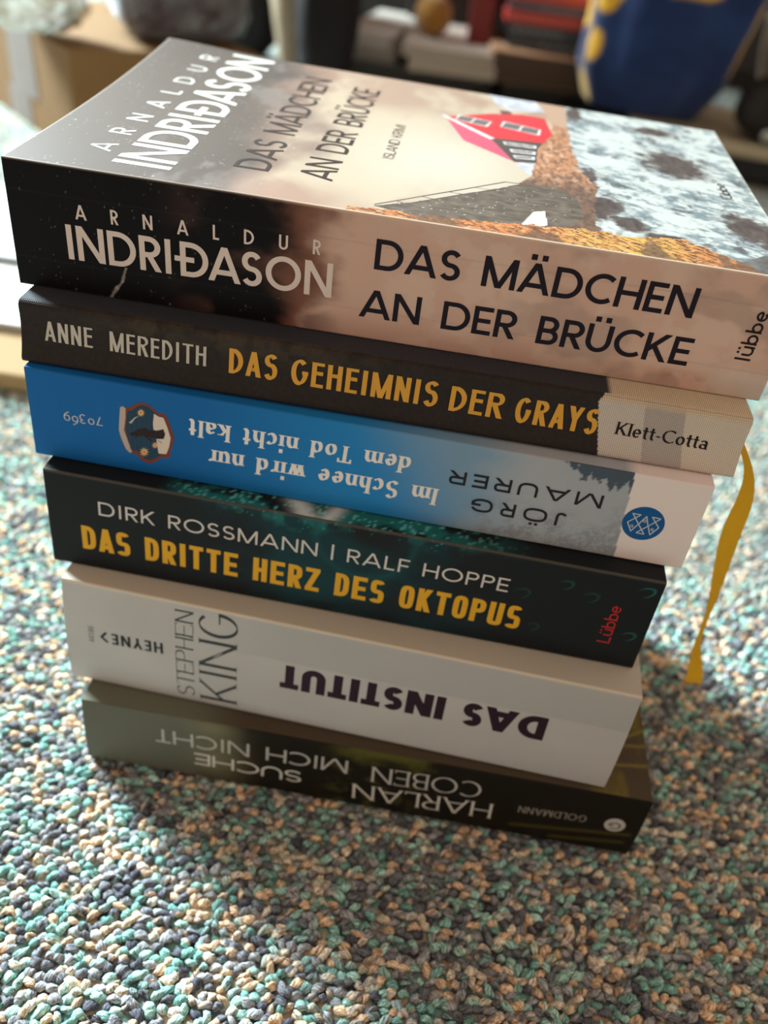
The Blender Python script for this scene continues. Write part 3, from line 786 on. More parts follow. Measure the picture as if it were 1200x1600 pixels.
SIL = (200, 190, 178); GOLD = (222, 158, 40)
lettering(s2, 'author_lettering', 'ANNE MEREDITH', dict(DECO, hx=.082, hy=.035, nib=34, space=.5), (6.9, 7.0), (52.9, 7.1), 5.6, sf2, SIL, M_FOIL, 'silver author name')
for wd, u0, u1, v0 in (('DAS', 59.3, 73.0, 6.4), ('GEHEIMNIS', 76.8, 118.0, 6.3), ('DER', 121.3, 136.2, 6.0), ('GRAYS', 139.5, 162.3, 5.9)):
    lettering(s2, 'title_lettering', wd, DECO, (u0, v0), (u1, v0), 7.1, sf2, GOLD, M_FOIL, 'golden yellow title word')
lettering(s2, 'publisher_lettering', 'Klett-Cotta', dict(SERIF_BOLD, gap=.08), (167.5, 7.0), (192.7, 6.8), 3.6, sf2, (38, 30, 28))
# ribbon marker: leaves the pages at the tail and hangs down beside the spine
def ribbon():
    path = [(176, 56, 144), (182, 52, 143.4), (187.5, 49, 141.5), (191, 48, 137), (195, 48, 130), (197, 48, 120), (197, 48, 110), (199, 48, 97), (202, 48, 80), (203, 48, 67), (204.5, 48, 55), (208, 48, 46), (209.5, 48, 38)]
    wd = [5, 4.2, 3.2, 2.4, 3.6, 5.4, 6.2, 5.4, 4.0, 2.9, 3.8, 5.6, 6.2]
    ang = [80, 65, 50, 40, 20, 0, -5, 10, 30, 45, 25, 5, -5]
    P = np.array(path, float); P[:, 2] -= 137.6
    t = np.linspace(0, len(P) - 1, 90); k = np.arange(len(P))
    from_ = lambda arr: np.interp(t, k, arr)
    sm = lambda x: np.convolve(np.pad(x, 4, mode='edge'), np.ones(9) / 9, 'valid')
    X, Y, Z = (sm(from_(P[:, i])) for i in range(3)); W_ = sm(from_(np.array(wd))); A_ = np.radians(sm(from_(np.array(ang))))
    s = np.linspace(-.5, .5, 9)
    G = np.zeros((90, 9, 3)); n = np.zeros((90, 3))
    for i in range(90):
        ln = 6.0
        half = np.array([cos(A_[i]), sin(A_[i]), 0.12 * cos(A_[i])]) * W_[i]
        for j in range(9):
            G[i, j] = (X[i], Y[i], Z[i]) + half * s[j] + np.array([0, .5 * (s[j] ** 2), 0])
    mb = MB(); c = np.array((.88, .47, .03))
    cc = np.tile(c, (90 * 9, 1)); mb.grid(G, cc)
    # frayed threads at the cut end
    for j in range(16):
        f = rng.uniform(-.5, .5); p = G[-1, 4] + (G[-1, 8] - G[-1, 0]) * f; q = p + np.array([rng.normal(0, .5), rng.normal(0, .4), -rng.uniform(1.5, 4.0)])
        d = np.array([.12, 0, 0]); mb.add([p - d, p + d, q + d * .6, q - d * .6, p + (0, .25, 0), q + (0, .25, 0)], [(0, 1, 2, 3), (0, 3, 5, 4), (1, 4, 5, 2)], (.78, .50, .12))
    m = new_mat('ribbon_fabric', .6, .2, bump=(2500, .3, .0002))
    nt = m.node_tree; p_ = nt.nodes['Principled BSDF']; tr = nt.nodes.new('ShaderNodeBsdfTranslucent'); ms = nt.nodes.new('ShaderNodeMixShader'); ms.inputs[0].default_value = .65
    tr.inputs['Color'].default_value = (.95, .50, .03, 1)
    nt.links.new(p_.outputs[0], ms.inputs[1]); nt.links.new(tr.outputs[0], ms.inputs[2]); nt.links.new(ms.outputs[0], nt.nodes['Material Output'].inputs['Surface'])
    o = mb.build('bookmark_ribbon', m, b2, smooth=True); o['label'] = 'yellow woven bookmark ribbon'
    o.location = Vector((18.0, -33.1, 0)) * MM
ribbon()

# ------------------------------------------------------------------ blue paperback
L3, T3, D3 = 195.2, 29.0, 125.0
def spine3(u, v):
    n1 = fbm(u / 16, v / 10, 401, 5); n2 = fbm(u / 4, v / 4, 403, 4); n3 = fbm(u / 1.1, v / 1.1, 407, 4, .65)
    C = np.zeros(u.shape + (3,)); C[:] = (.009, .13, .40)
    C = mixc(C, (.022, .23, .56), sst(40, 105, u)); C = mixc(C, (.20, .33, .47), sst(98, 132, u + (v - 14) * .5)); C = mixc(C, (.40, .42, .46), sst(124, 152, u + (n1 - .5) * 22))
    bnd = 174.4 + (15 - v) * .07
    # upside-down winter landscape: frosty slope at the lower side, dark firs at the upper side
    fr = sst(.40, .62, n3 * .6 + n2 * .4) * sst(128, 148, u + (n2 - .5) * 16) * sst(18, 8, v + (n1 - .5) * 14)
    C = mixc(C, (.24, .25, .285), fr * .75)
    fir_h = T3 - (2.5 + 6.5 * np.abs(np.sin(u * .9 + 3 * vnoise(u / 3, v * 0, 411))) * vnoise(u / 2.2, v * 0 + 3, 413)) * sst(152, 164, u) * 1.25
    fir = sst(0, 1.0, v - fir_h + (n3 - .5) * 5) * sst(151, 156, u)
    C = mixc(C, (.040, .065, .10), fir * .9)
    C = mixc(C, (.50, .50, .53), sst(.60, .72, n3) * sst(140, 150, u) * sst(16, 6, v) * .5)
    C = np.where((u > bnd)[..., None], np.array((.86, .74, .71)), C)
    return np.clip(C, 0, 1).reshape(-1, 3)
b3, s3, f3, sf3, tf3 = make_book('paperback_novel', 'blue paperback with snowy white end and upside-down script title, third from the top', (-16.7, 30.0, 108.4), radians(-.72), L3, T3, D3, 1.8,
    spine_col=spine3, top_col=lambda a, b: spine3(a, np.full(a.shape, 22.0)), mat=M_PRINT, res=.4, res_top=4, back_col=(30, 90, 140))
lettering(s3, 'number_lettering', '70369', dict(hx=.055, hy=.04, nib=15, gap=.16, xh=.66), (21.9, 15.9), (10.2, 15.7), 3.1, sf3, (205, 200, 200))
lettering(s3, 'title_lettering', 'dem Tod nicht kalt', SCRIPT, (112.4, 21.6), (47.9, 21.5), 5.6, sf3, (240, 232, 226))
lettering(s3, 'title_lettering', 'Im Schnee wird nur', SCRIPT, (121.4, 12.8), (53.6, 12.5), 5.8, sf3, (240, 232, 226))
lettering(s3, 'author_lettering', 'MAURER', WIDE, (167.3, 20.3), (123.7, 19.9), 4.5, sf3, (38, 34, 40))
lettering(s3, 'author_lettering', 'JÖRG', dict(WIDE, gap=.5), (159.0, 12.2), (131.4, 12.1), 4.7, sf3, (38, 34, 40))
def emblem3():
    # zoom frame of the badge -> spine mm
    Aff = np.linalg.solve(np.array([[184, 640, 1], [272, 660, 1], [225, 722, 1]], float), np.array([[26.8, 20.4], [43.4, 19.4], [33.8, 3.9]]))
    def cv(pts): q = np.array(pts, float) / 9.23 + np.array((170, 610)); return np.c_[q, np.ones(len(q))] @ Aff
    mb = MB(); lay = [0.05]
    def poly(pts, col):
        uv = cv(pts); lay[0] += .012
        P = sf3(uv[:, 0], uv[:, 1], lay[0]); a2 = np.sum(uv[:, 0] * np.roll(uv[:, 1], -1) - np.roll(uv[:, 0], -1) * uv[:, 1])
        f = list(range(len(P))); mb.add(P, [f if a2 > 0 else f[::-1]], lin(col))
    poly([(165, 240), (200, 225), (255, 250), (330, 240), (400, 190), (480, 180), (560, 205), (640, 260), (700, 320), (760, 335), (820, 350), (880, 480), (950, 680), (920, 800), (880, 960), (840, 975), (760, 965), (690, 1020), (600, 1050), (520, 1030), (440, 970), (380, 900), (300, 900), (230, 840), (170, 700), (138, 560), (150, 380)], (128, 62, 44))
    poly([(165, 245), (205, 230), (245, 260), (240, 400), (215, 560), (270, 720), (330, 880), (300, 895), (235, 830), (180, 700), (140, 560), (152, 380)], (190, 172, 162))
    poly([(270, 300), (350, 285), (420, 235), (490, 215), (570, 240), (650, 310), (720, 365), (790, 380), (850, 520), (905, 680), (880, 800), (845, 920), (760, 915), (690, 970), (600, 1005), (530, 980), (460, 920), (400, 860), (330, 855), (290, 740), (240, 580), (255, 420)], (38, 66, 88))
    for k in range(6):
        x = 300 + k * 68; poly([(x, 330), (x + 5, 330), (x + 5, 850), (x, 850)], (62, 90, 108))
    poly([(655, 335), (720, 375), (790, 390), (850, 530), (900, 680), (880, 800), (840, 910), (765, 905), (725, 900), (700, 760), (690, 690), (800, 690), (820, 600), (650, 560), (640, 470)], (226, 205, 192))
    poly([(300, 610), (390, 575), (430, 545), (540, 535), (580, 570), (700, 570), (795, 550), (818, 640), (790, 690), (690, 680), (560, 665), (480, 640), (420, 650), (350, 690), (400, 640), (320, 640)], (48, 32, 34))
    poly([(520, 650), (560, 665), (640, 725), (610, 722)], (48, 32, 34)); poly([(690, 700), (700, 700), (780, 745), (770, 748)], (48, 32, 34))
    poly([(290, 455), (330, 470), (380, 400), (440, 365), (380, 380)], (190, 180, 175))
    for cx, cy, r in ((468, 320, 62), (675, 778, 52), (515, 875, 76)):
        st = []
        for k in range(20):
            a = k * pi / 10; rr = r * (1 if k % 2 == 0 else .45); st.append((cx + rr * cos(a), cy + rr * sin(a)))
        poly(st, (232, 190, 140)); poly([(cx + r * .3 * cos(k * pi / 5), cy + r * .3 * sin(k * pi / 5)) for k in range(10)], (220, 130, 60))
    o = mb.build('emblem', M_INK, s3); o['label'] = 'small shield picture of a dark hand and stars'
    # round publisher mark with three line fishes
    mb = MB(); lay[0] = .05
    c0 = np.array((180.2, 13.4)); R_ = 5.9
    uv = np.array([c0 + R_ * np.array((cos(k * pi / 32), .97 * sin(k * pi / 32))) for k in range(64)]); mb.add(sf3(uv[:, 0], uv[:, 1], .05), [list(range(64))], lin((22, 88, 150)))
    o = mb.build('publisher_logo', M_INK, s3); o['label'] = 'round blue publisher mark'
    Af2 = np.linalg.solve(np.array([[1005, 818, 1], [1038, 818, 1], [1005, 792, 1]], float), np.array([[180.2, 13.4], [185.9, 14.6], [178.6, 18.9]]))
    def ln(pts, wd=.16):
        q = np.array(pts, float) / 5.333 + np.array((960, 800)); uv = np.c_[q, np.ones(len(q))] @ Af2
        for i in range(len(uv) - 1):
            d = uv[i + 1] - uv[i]; d /= np.hypot(*d); nn = np.array([-d[1], d[0]]) * wd; e = d * wd * .5
            r_ = np.array([uv[i] - e - nn, uv[i + 1] + e - nn, uv[i + 1] + e + nn, uv[i] - e + nn]); mb2.add(sf3(r_[:, 0], r_[:, 1], .09), [(0, 1, 2, 3)], lin((200, 205, 210)))
    mb2 = MB()
    ln([(135, 158), (110, 82), (222, 22), (155, 10), (245, 185), (180, 172), (300, 105), (385, 55), (315, 40), (368, 130), (295, 190), (275, 90), (268, 35), (205, 95), (135, 158)])
    for cx, cy in ((146, 115), (250, 74), (314, 146)): ln([(cx + 10 * cos(k * pi / 5), cy + 10 * sin(k * pi / 5)) for k in range(11)], .12)
    mb2.build('fish_outline', M_INK, o)
    o.children[0].parent = s3
emblem3()

# ------------------------------------------------------------------ black-teal paperback
L4, T4, D4 = 185.7, 34.5, 125.0
def spine4(u, v):
    n1 = fbm(u / 20, v / 12, 501, 5); n2 = fbm(u / 4, v / 4, 503, 4); n3 = fbm(u / .9, v / .9, 507, 3)
    C = np.zeros(u.shape + (3,)); C[:] = (.014, .016, .018)
    band = sst(42, 70, u) * sst(150, 105, u)
    C = mixc(C, (.010, .045, .055), band * sst(.3, .65, n1) * .9)
    C = mixc(C, (.02, .15, .15), sst(30, 34.4, v + (n1 - .5) * 9) * band * sst(.35, .6, n2) * .9)
    C = mixc(C, (.05, .30, .27), ((n3 > .70) & (vnoise(u / .7, v / .7, 511) > .6)) * sst(29, 34, v + (n1 - .5) * 7) * band)
    for (cu, cv, r, t_) in ((181.0, 29.5, 2.4, .9), (180.5, 12.0, 2.2, .7), (158, 27, 2.2, .45), (166, 24, 2.4, .35), (146, 21, 2.6, .3), (152, 9, 2, .25)):
        d = np.hypot((u - cu) / 1.5, v - cv - .3 * (u - cu)); an = np.arctan2(v - cv, u - cu)
        C = mixc(C, (.02, .20, .20), np.exp(-((d - r * .72) / .22) ** 2) * t_ * sst(-1, .6, np.cos(an - .6)) * .8)
    d = np.hypot((u - 98), (v - 31)); C = mixc(C, (.012, .075, .08), np.exp(-((d - 15) / 1.2) ** 2) * .6)
    C = mixc(C, (.10, .085, .07), sst(T4 - 1.0, T4 - .3, v) * .8)
    return np.clip(C, 0, 1).reshape(-1, 3)
def cover4(a, b):
    n2 = fbm(a / 6, b / 6, 521, 4); n3 = fbm(a / .8, b / .8, 523, 3)
    C = np.zeros(a.shape + (3,)); C[:] = (.014, .016, .018)
    band = sst(34, 46, a) * sst(150, 112, a)
    C = mixc(C, (.02, .16, .15), band * sst(.3, .5, n2)); C = mixc(C, (.12, .45, .40), band * ((n3 > .64) * 1.0))
    C = mixc(C, (.75, .74, .68), np.exp(-((a - 80 + b * .6) / 3.5) ** 2) * .9 + np.exp(-((a - 86 - b * .4) / 2.5) ** 2) * .8)
    return np.clip(C, 0, 1).reshape(-1, 3)
b4, s4, f4, sf4, tf4 = make_book('paperback_novel', 'black and dark teal paperback with yellow title, fourth from the top', (-12.0, 21.2, 73.6), radians(-.97), L4, T4, D4, 2.7,
    spine_col=spine4, top_col=cover4, mat=M_PRINT, res=.4, res_top=.8, back_col=(22, 24, 26))
lettering(s4, 'author_lettering', 'DIRK ROSSMANN | RALF HOPPE', HUMAN, (16.3, 21.2), (142.3, 20.6), 5.0, sf4, (215, 205, 200), None, 'white author names')
lettering(s4, 'title_lettering', 'DAS DRITTE HERZ DES OKTOPUS', CONDENSED, (10.2, 7.1), (148.3, 7.1), 9.0, sf4, (226, 168, 40), None, 'yellow title')
lettering(s4, 'publisher_lettering', 'Lübbe', dict(hx=.062, hy=.055, gap=.1), (176.2, 8.3), (176.1, 23.0), 3.9, sf4, (190, 45, 45), None, 'red publisher name')

# ------------------------------------------------------------------ pale grey paperback
L5, T5, D5 = 182.7, 42.7, 118.0
def spine5(u, v):
    n1 = fbm(u / 25, v / 15, 601, 4)
    C = np.zeros(u.shape + (3,)); C[:] = (.50, .47, .455)
    C = C * (.92 + .16 * n1[..., None])
    # darker grey upper strip towards the right, then clear sticker band across the title side
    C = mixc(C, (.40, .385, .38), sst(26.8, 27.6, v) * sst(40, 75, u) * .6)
    bd = (u > 62) & (v > 15.5) & (v < 27.5)
    C = mixc(C, (.56, .53, .53), bd * .12)
    for v0 in (15.5, 27.5): C = mixc(C, (.60, .57, .55), np.exp(-((v - v0) / .12) ** 2) * (u > 62) * .35)
    C = mixc(C, (.78, .64, .48), sst(T5 - 1.2, T5 - .3, v) * .7)
    return np.clip(C, 0, 1).reshape(-1, 3)
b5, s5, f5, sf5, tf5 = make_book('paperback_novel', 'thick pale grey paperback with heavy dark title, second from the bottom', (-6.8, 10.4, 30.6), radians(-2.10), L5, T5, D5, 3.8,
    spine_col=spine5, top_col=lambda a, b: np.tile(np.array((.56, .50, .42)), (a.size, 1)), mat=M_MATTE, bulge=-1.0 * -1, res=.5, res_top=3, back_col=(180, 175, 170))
lettering(s5, 'number_lettering', '44186', dict(hx=.06, hy=.05, gap=.14), (9.9, 19.0), (9.7, 25.8), 2.1, sf5, (110, 106, 104))
lettering(s5, 'publisher_lettering', 'HEYNE', dict(hx=.10, hy=.085, gap=.18), (33.0, 24.9), (15.7, 24.5), 4.7, sf5, (40, 40, 44))
lettering(s5, 'publisher_lettering', '<', dict(hx=.11, hy=.1, gap=.1), (12.0, 20.0), (14.3, 20.2), 4.2, sf5, (40, 40, 44))
lettering(s5, 'author_lettering', 'STEPHEN', DIDONE, (43.5, 2.7), (43.0, 40.0), 6.0, sf5, (74, 76, 78))
lettering(s5, 'author_lettering', 'KING', dict(DIDONE, hx=.052, hy=.014, cw=.62, w=dict(I=.2, N=.72), gap=.13, serif=(.10, .02)), (58.0, 3.0), (57.4, 41.6), 12.6, sf5, (62, 64, 66))
lettering(s5, 'title_lettering', 'DAS INSTITUT', HEAVY, (158.2, 27.0), (73.3, 26.5), 10.2, sf5, (48, 26, 40), None, 'dark plum title')

# ------------------------------------------------------------------ dark green paperback
L6, T6, D6 = 191.8, 30.0, 122.0
def spine6(u, v):
    n1 = fbm(u / 18, v / 10, 701, 5); n2 = fbm(u / 5, v / 4, 703, 4)
    C = np.zeros(u.shape + (3,)); C[:] = (.014, .011, .008)
    C = mixc(C, (.125, .125, .095), sst(58, 34, u + (n1 - .5) * 16))
    C = mixc(C, (.24, .215, .12), np.exp(-((u - 48) / 9) ** 2 - ((v - 12) / 12) ** 2) * .5 + np.exp(-((u - 45) / 8) ** 2 - ((v - 28) / 4) ** 2) * .55)
    C = mixc(C, (.10, .095, .02), sst(.42, .62, n1) * sst(22, 29, v + (n2 - .5) * 8) * sst(80, 95, u) * sst(135, 115, u) * .9)
    C = mixc(C, (.075, .068, .018), sst(.5, .66, n2) * sst(80, 90, u) * sst(120, 108, u) * .6)
    for (p, q) in (((150, 6), (189, 12)), ((164, 3), (188, 7))):
        pa = np.array(p, float); d = np.array(q, float) - pa; tt = np.clip(((u - pa[0]) * d[0] + (v - pa[1]) * d[1]) / (d @ d), 0, 1)
        dd = np.hypot(u - pa[0] - tt * d[0], v - pa[1] - tt * d[1]); C = mixc(C, (.11, .09, .02), np.exp(-(dd / .9) ** 2) * .6)
    return np.clip(C, 0, 1).reshape(-1, 3)
def cover6(a, b):
    n1 = fbm(a / 7, b / 20, 711, 4); n2 = fbm(a / 2, b / 2, 713, 3)
    C = np.zeros(a.shape + (3,)); C[:] = (.085, .062, .040)
    C = mixc(C, (.15, .15, .11), sst(58, 34, a)); C = mixc(C, (.17, .13, .03), sst(.5, .66, n1) * sst(150, 165, a) * .8)
    for (p, q) in (((176, 19), (192, 29)), ((178, 20), (192, 22)), ((165, 40), (192, 46)), ((160, 62), (192, 70)), ((150, 8), (192, 14))):
        pa = np.array(p, float); d = np.array(q, float) - pa; tt = np.clip(((a - pa[0]) * d[0] + (b - pa[1]) * d[1]) / (d @ d), 0, 1)
        dd = np.hypot(a - pa[0] - tt * d[0], b - pa[1] - tt * d[1]); C = mixc(C, (.36, .28, .05), np.exp(-(dd / .5) ** 2) * .55)
    return np.clip(C, 0, 1).reshape(-1, 3)
b6, s6, f6, sf6, tf6 = make_book('paperback_novel', 'dark brown-green paperback lying on the carpet, bottom of the stack', (0, 0, 0.3), 0.0, L6, T6, D6, 1.5,
    spine_col=spine6, top_col=cover6, mat=M_PRINT, bulge=.7, res=.5, res_top=.8, back_col=(40, 38, 30))
GR6 = (222, 216, 208)
lettering(s6, 'title_lettering', 'SUCHE', SANS6, (76.3, 13.9), (38.5, 13.9), 6.3, sf6, GR6)
lettering(s6, 'title_lettering', 'MICH NICHT', SANS6, (91.4, 24.0), (25.0, 22.9), 6.6, sf6, (185, 180, 174))
lettering(s6, 'author_lettering', 'HARLAN', FLARE, (142.0, 15.3), (94.0, 12.7), 8.3, sf6, GR6)
lettering(s6, 'author_lettering', 'COBEN', FLARE, (136.6, 25.0), (99.6, 23.4), 7.8, sf6, (190, 185, 180))
lettering(s6, 'publisher_lettering', 'GOLDMANN', dict(hx=.06, hy=.05, gap=.12), (173.3, 18.2), (150.5, 17.1), 3.6, sf6, (150, 142, 132))
mb = MB(); uv = np.array([(183.1 + 3.5 * cos(k * pi / 20), 16 + 3.5 * sin(k * pi / 20)) for k in range(40)]); mb.add(sf6(uv[:, 0], uv[:, 1], .05), [list(range(40))], lin((196, 190, 186)))
lg = mb.build('publisher_logo', M_INK, s6); lg['label'] = 'round white publisher mark'
lettering(s6, 'logo_letter', 'G', dict(hx=.07, hy=.06, gap=.1), (185.2, 17.4), (181.0, 17.4), 3.6, lambda u, v, h: sf6(u, v, .1), (60, 55, 52))

# ------------------------------------------------------------------ things on the floor behind
def V3(*a): return np.array(a, float)
def rot_z(loc, deg): return Matrix.Translation(Vector(loc)) @ Matrix.Rotation(radians(deg), 4, 'Z')
def prism(mb, foot, z0, z1, col, shrink=0.0):
    f = np.array(foot, float); c = f.mean(0); n = len(f); t = c + (f - c) * (1 - shrink)
    v = [(x, y, z0) for x, y in f] + [(x, y, z1) for x, y in t]
    mb.add(v, [list(range(n))[::-1], list(range(n, 2 * n))] + [(i, (i + 1) % n, n + (i + 1) % n, n + i) for i in range(n)], col)

M_CARD = new_mat('corrugated_card', .8, .2, bump=(60, .15, .002))
M_PLAIN = new_mat('plain_surface', .55, .4)
M_FABRIC = new_mat('soft_fabric', .9, .15, bump=(350, .5, .001), sheen=.4)
M_BLACKCLOTH = new_mat('black_nylon', .75, .2, bump=(60, .5, .004))
def film_mat(fac, tint=(1, 1, 1)):
    m = bpy.data.materials.new('clear_film'); m.use_nodes = True; nt = m.node_tree
    nt.nodes.remove(nt.nodes['Principled BSDF'])
    t_ = nt.nodes.new('ShaderNodeBsdfTransparent'); g = nt.nodes.new('ShaderNodeBsdfGlossy'); g.inputs['Roughness'].default_value = .16; g.inputs['Color'].default_value = (*tint, 1)
    tc_ = nt.nodes.new('ShaderNodeTexCoord'); n = nt.nodes.new('ShaderNodeTexNoise'); n.inputs['Scale'].default_value = 38; n.inputs['Detail'].default_value = 4
    b = nt.nodes.new('ShaderNodeBump'); b.inputs['Strength'].default_value = 1; b.inputs['Distance'].default_value = .012
    nt.links.new(tc_.outputs['Object'], n.inputs['Vector']); nt.links.new(n.outputs['Fac'], b.inputs['Height']); nt.links.new(b.outputs['Normal'], g.inputs['Normal'])
    k = nt.nodes.new('ShaderNodeMapRange'); k.inputs['From Min'].default_value = .4; k.inputs['From Max'].default_value = .7; k.inputs['To Min'].default_value = fac * .3; k.inputs['To Max'].default_value = fac * 1.8
    nt.links.new(n.outputs['Fac'], k.inputs['Value'])
    x = nt.nodes.new('ShaderNodeMixShader'); nt.links.new(k.outputs['Result'], x.inputs[0]); nt.links.new(t_.outputs[0], x.inputs[1]); nt.links.new(g.outputs[0], x.inputs[2])
    nt.links.new(x.outputs[0], nt.nodes['Material Output'].inputs['Surface'])
    return m
M_FILM_CRUMPLED = film_mat(.45)
M_FILM = film_mat(.055, (1, .93, .88))

# cardboard box, left lit side, brown shaded side
CARD = (.175, .092, .034)
t = thing('cardboard_box', 'brown cardboard shipping box with grey tape, behind the stack at the left', 'box', (-253, 589, -1))
d1 = V3(cos(radians(31)), sin(radians(31))); d2 = V3(cos(radians(137)), sin(radians(137)))
foot = [V3(0, 0), d1 * 168, d1 * 168 + d2 * 225, d2 * 230]
mb = MB(); prism(mb, foot, 0, 92, CARD); mb.build('carton', M_CARD, t, bevel=1.5)
mb = MB()
for a0, a1, z in ((.28, .62, 92.0),):
    P = [d2 * 230 * .35 + d2 * 0, d2 * 230 * .62]
    nn = V3(-d2[1], d2[0]) * 1.0
    nn = nn if nn[1] < 0 else -nn
    q = [P[0] + nn * .6, P[1] + nn * .6]
    mb.add([(*q[0], 30), (*q[1], 30), (*q[1], 92.4), (*q[0], 92.4), (*(q[0] - nn), 30), (*(q[1] - nn), 30), (*(q[1] - nn), 92.4), (*(q[0] - nn), 92.4)], [(0, 1, 2, 3), (3, 2, 1, 0), (0, 4, 5, 1), (2, 6, 7, 3)], (.36, .30, .27))
    q = [d2 * 230 * .45 + nn * .6, d2 * 230 * .68 + nn * .6]
    mb.add([(*q[0], 2), (*q[1], 2), (*q[1], 31), (*q[0], 31)], [(0, 1, 2, 3), (3, 2, 1, 0)], (.36, .30, .27))
o = mb.build('packing_tape', M_PLAIN, t); o['label'] = 'grey packing tape strip'

def blob(center, size, seed, amp, nu=40, nv=24, sq=3.0, fold=6.0, flat=True):
    """soft bag-like closed surface, points (nv, nu, 3)"""
    u = np.linspace(0, 2 * pi, nu); v = np.linspace(-pi / 2, pi / 2, nv)
    U, W_ = np.meshgrid(u, v)
    e = 2.0 / sq
    f = lambda x: np.sign(x) * np.abs(x) ** e
    x = f(np.cos(W_)) * f(np.cos(U)); y = f(np.cos(W_)) * f(np.sin(U)); z = f(np.sin(W_))
    n = fbm((np.cos(U) + 2) * fold, (np.sin(U) + 2) * fold + W_ * fold, seed, 4) - .5
    k = 1 + amp * n * np.cos(W_) ** .5
    return np.stack([center[0] + x * size[0] * k, center[1] + y * size[1] * k, center[2] + z * size[2]], -1)
def blob_obj(name, center, size, seed, amp, col, mat, parent=None, **kw):
    mb = MB(); mb.grid(blob(center, size, seed, amp, **kw), np.array(col)); return mb.build(name, mat, parent, smooth=True)

# film-wrapped brown bundle on the box
_bc = V3(-253, 589) + d1 * 92 + V3(-d1[1], d1[0]) * 62
t = thing('wrapped_bundle', 'dark brown bundle wrapped in crumpled clear plastic on top of the cardboard box', 'package', (_bc[0], _bc[1], 91.6), radians(31))
blob_obj('bundle', (14, 4, 60), (58, 50, 58), 31, .12, (.040, .022, .024), M_FABRIC, t, sq=5)
blob_obj('plastic_wrap', (14, 4, 64), (64, 56, 63), 37, .22, (.9, .9, .9), M_FILM, t, sq=4.5, fold=9, nu=110, nv=60)
t = thing('plastic_bag', 'crumpled shiny clear plastic bag hanging over the lit side of the cardboard box', 'bag', (-302, 620, 92.5))
blob_obj('bag_body', (0, 0, 31), (52, 27, 30), 41, .6, (.66, .66, .62), M_FILM_CRUMPLED, t, sq=2.6, fold=10, nu=90, nv=50)
blob_obj('bag_fold', (2, 0, 22), (42, 20, 21), 43, .7, (.60, .56, .42), new_mat('milky_film', .2, .9, bump=(50, 1.0, .008)), t, sq=2.4, fold=9, nu=90, nv=50)

# flat beige folder and white magazines at the left edge
mb = MB(); mb.box((-330, -62, 0), (0, 60, 11), (.29, .185, .085))
o = mb.build('cardboard_folder', M_CARD, None, bevel=2); o.location = Vector((-84, 277, 0)) * MM; o.rotation_euler.z = radians(2)
tag(o, 'flat beige cardboard sleeve on the carpet left of the stack', 'folder')
def magazine(loc, deg, w_, h_, t_, cover, label, group, extra=None):
    r = thing('magazine', label, 'magazine', loc, radians(deg), group)
    mb = MB(); mb.box((-w_ / 2 + .5, -h_ / 2 + .5, .3), (w_ / 2 - .8, h_ / 2 - .5, t_ - .3), np.array(cover) * .8); mb.build('pages', M_PLAIN, r)
    mb = MB(); mb.box((-w_ / 2, -h_ / 2, t_ - .3), (w_ / 2, h_ / 2, t_), cover); mb.box((-w_ / 2, -h_ / 2, 0), (w_ / 2, h_ / 2, .3), cover); mb.box((-w_ / 2, -h_ / 2, 0), (-w_ / 2 + .4, h_ / 2, t_), cover)
    if extra: extra(mb, t_)
    mb.build('cover', M_GLOSS, r)
    return r
def redmark(mb, t_):
    mb.box((-60, -53, t_), (16, -42, t_ + .12), (.62, .06, .06)); mb.box((-60, -30, t_), (70, -26, t_ + .12), (.30, .30, .32))
magazine((-200, 322, 11.2), 2, 230, 130, 5, (.56, .555, .54), 'white magazine lying open-edged on the beige sleeve, lower of the two at the left edge', 'white magazines at the left edge')
magazine((-215, 393, 16.4), 1, 235, 120, 5, (.50, .52, .51), 'white magazine with a red mark, upper of the two at the left edge', 'white magazines at the left edge', redmark)

# black bags and the pale leg between them
t = thing('black_bag', 'black soft bag with rounded side, left of the pale table leg', 'bag', (-232, 1056, 0))
blob_obj('bag_body', (0, 30, 130), (56, 60, 128), 51, .15, (.010, .008, .008), M_BLACKCLOTH, t, sq=3.2)
mb = MB(); P = np.array([[(-28 + 56 * s, 30 + 8 * cos(a), 250 + 55 * sin(pi * s) + 8 * sin(a)) for a in np.linspace(0, 2 * pi, 9)] for s in np.linspace(0, 1, 16)]); mb.grid(P, V3(.012, .01, .01)); mb.build('handle', M_BLACKCLOTH, t, smooth=True)
t = thing('black_bag', 'larger black soft bag, right of the pale table leg', 'bag', (-92, 895, 0))
blob_obj('bag_body', (0, 30, 140), (37, 42, 138), 57, .15, (.010, .007, .007), M_BLACKCLOTH, t, sq=2.6)
mb = MB(); P = np.array([[(-30 + 60 * s, 30 + 8 * cos(a), 268 + 60 * sin(pi * s) + 8 * sin(a)) for a in np.linspace(0, 2 * pi, 9)] for s in np.linspace(0, 1, 16)]); mb.grid(P, V3(.012, .01, .01)); mb.build('handle', M_BLACKCLOTH, t, smooth=True)
t = thing('added_desk', 'pale tapered legs under an unseen dark top, added to shade the clutter behind the stack', 'added_desk', (-154, 1000, 0))
def tleg(x, y):
    mb = MB(); n = 14
    P = np.array([[(x + r * cos(a), y + r * sin(a), z) for a in np.linspace(0, 2 * pi, n)] for r, z in ((10, 0), (11, 6), (14, 40), (19, 66), (24, 96), (18, 120), (20, 680))]); mb.grid(P, V3(.26, .19, .12)); mb.build('leg', M_PLAIN, t, smooth=True)
tleg(0, 0); tleg(0, 335); tleg(1080, 0); tleg(1080, 335)
mb = MB(); mb.box((-520, -90, 680), (1150, 365, 706), (.05, .035, .025)); mb.build('shading_top', M_PLAIN, t, bevel=3)  # unseen top, added to keep overhead room light off the clutter below

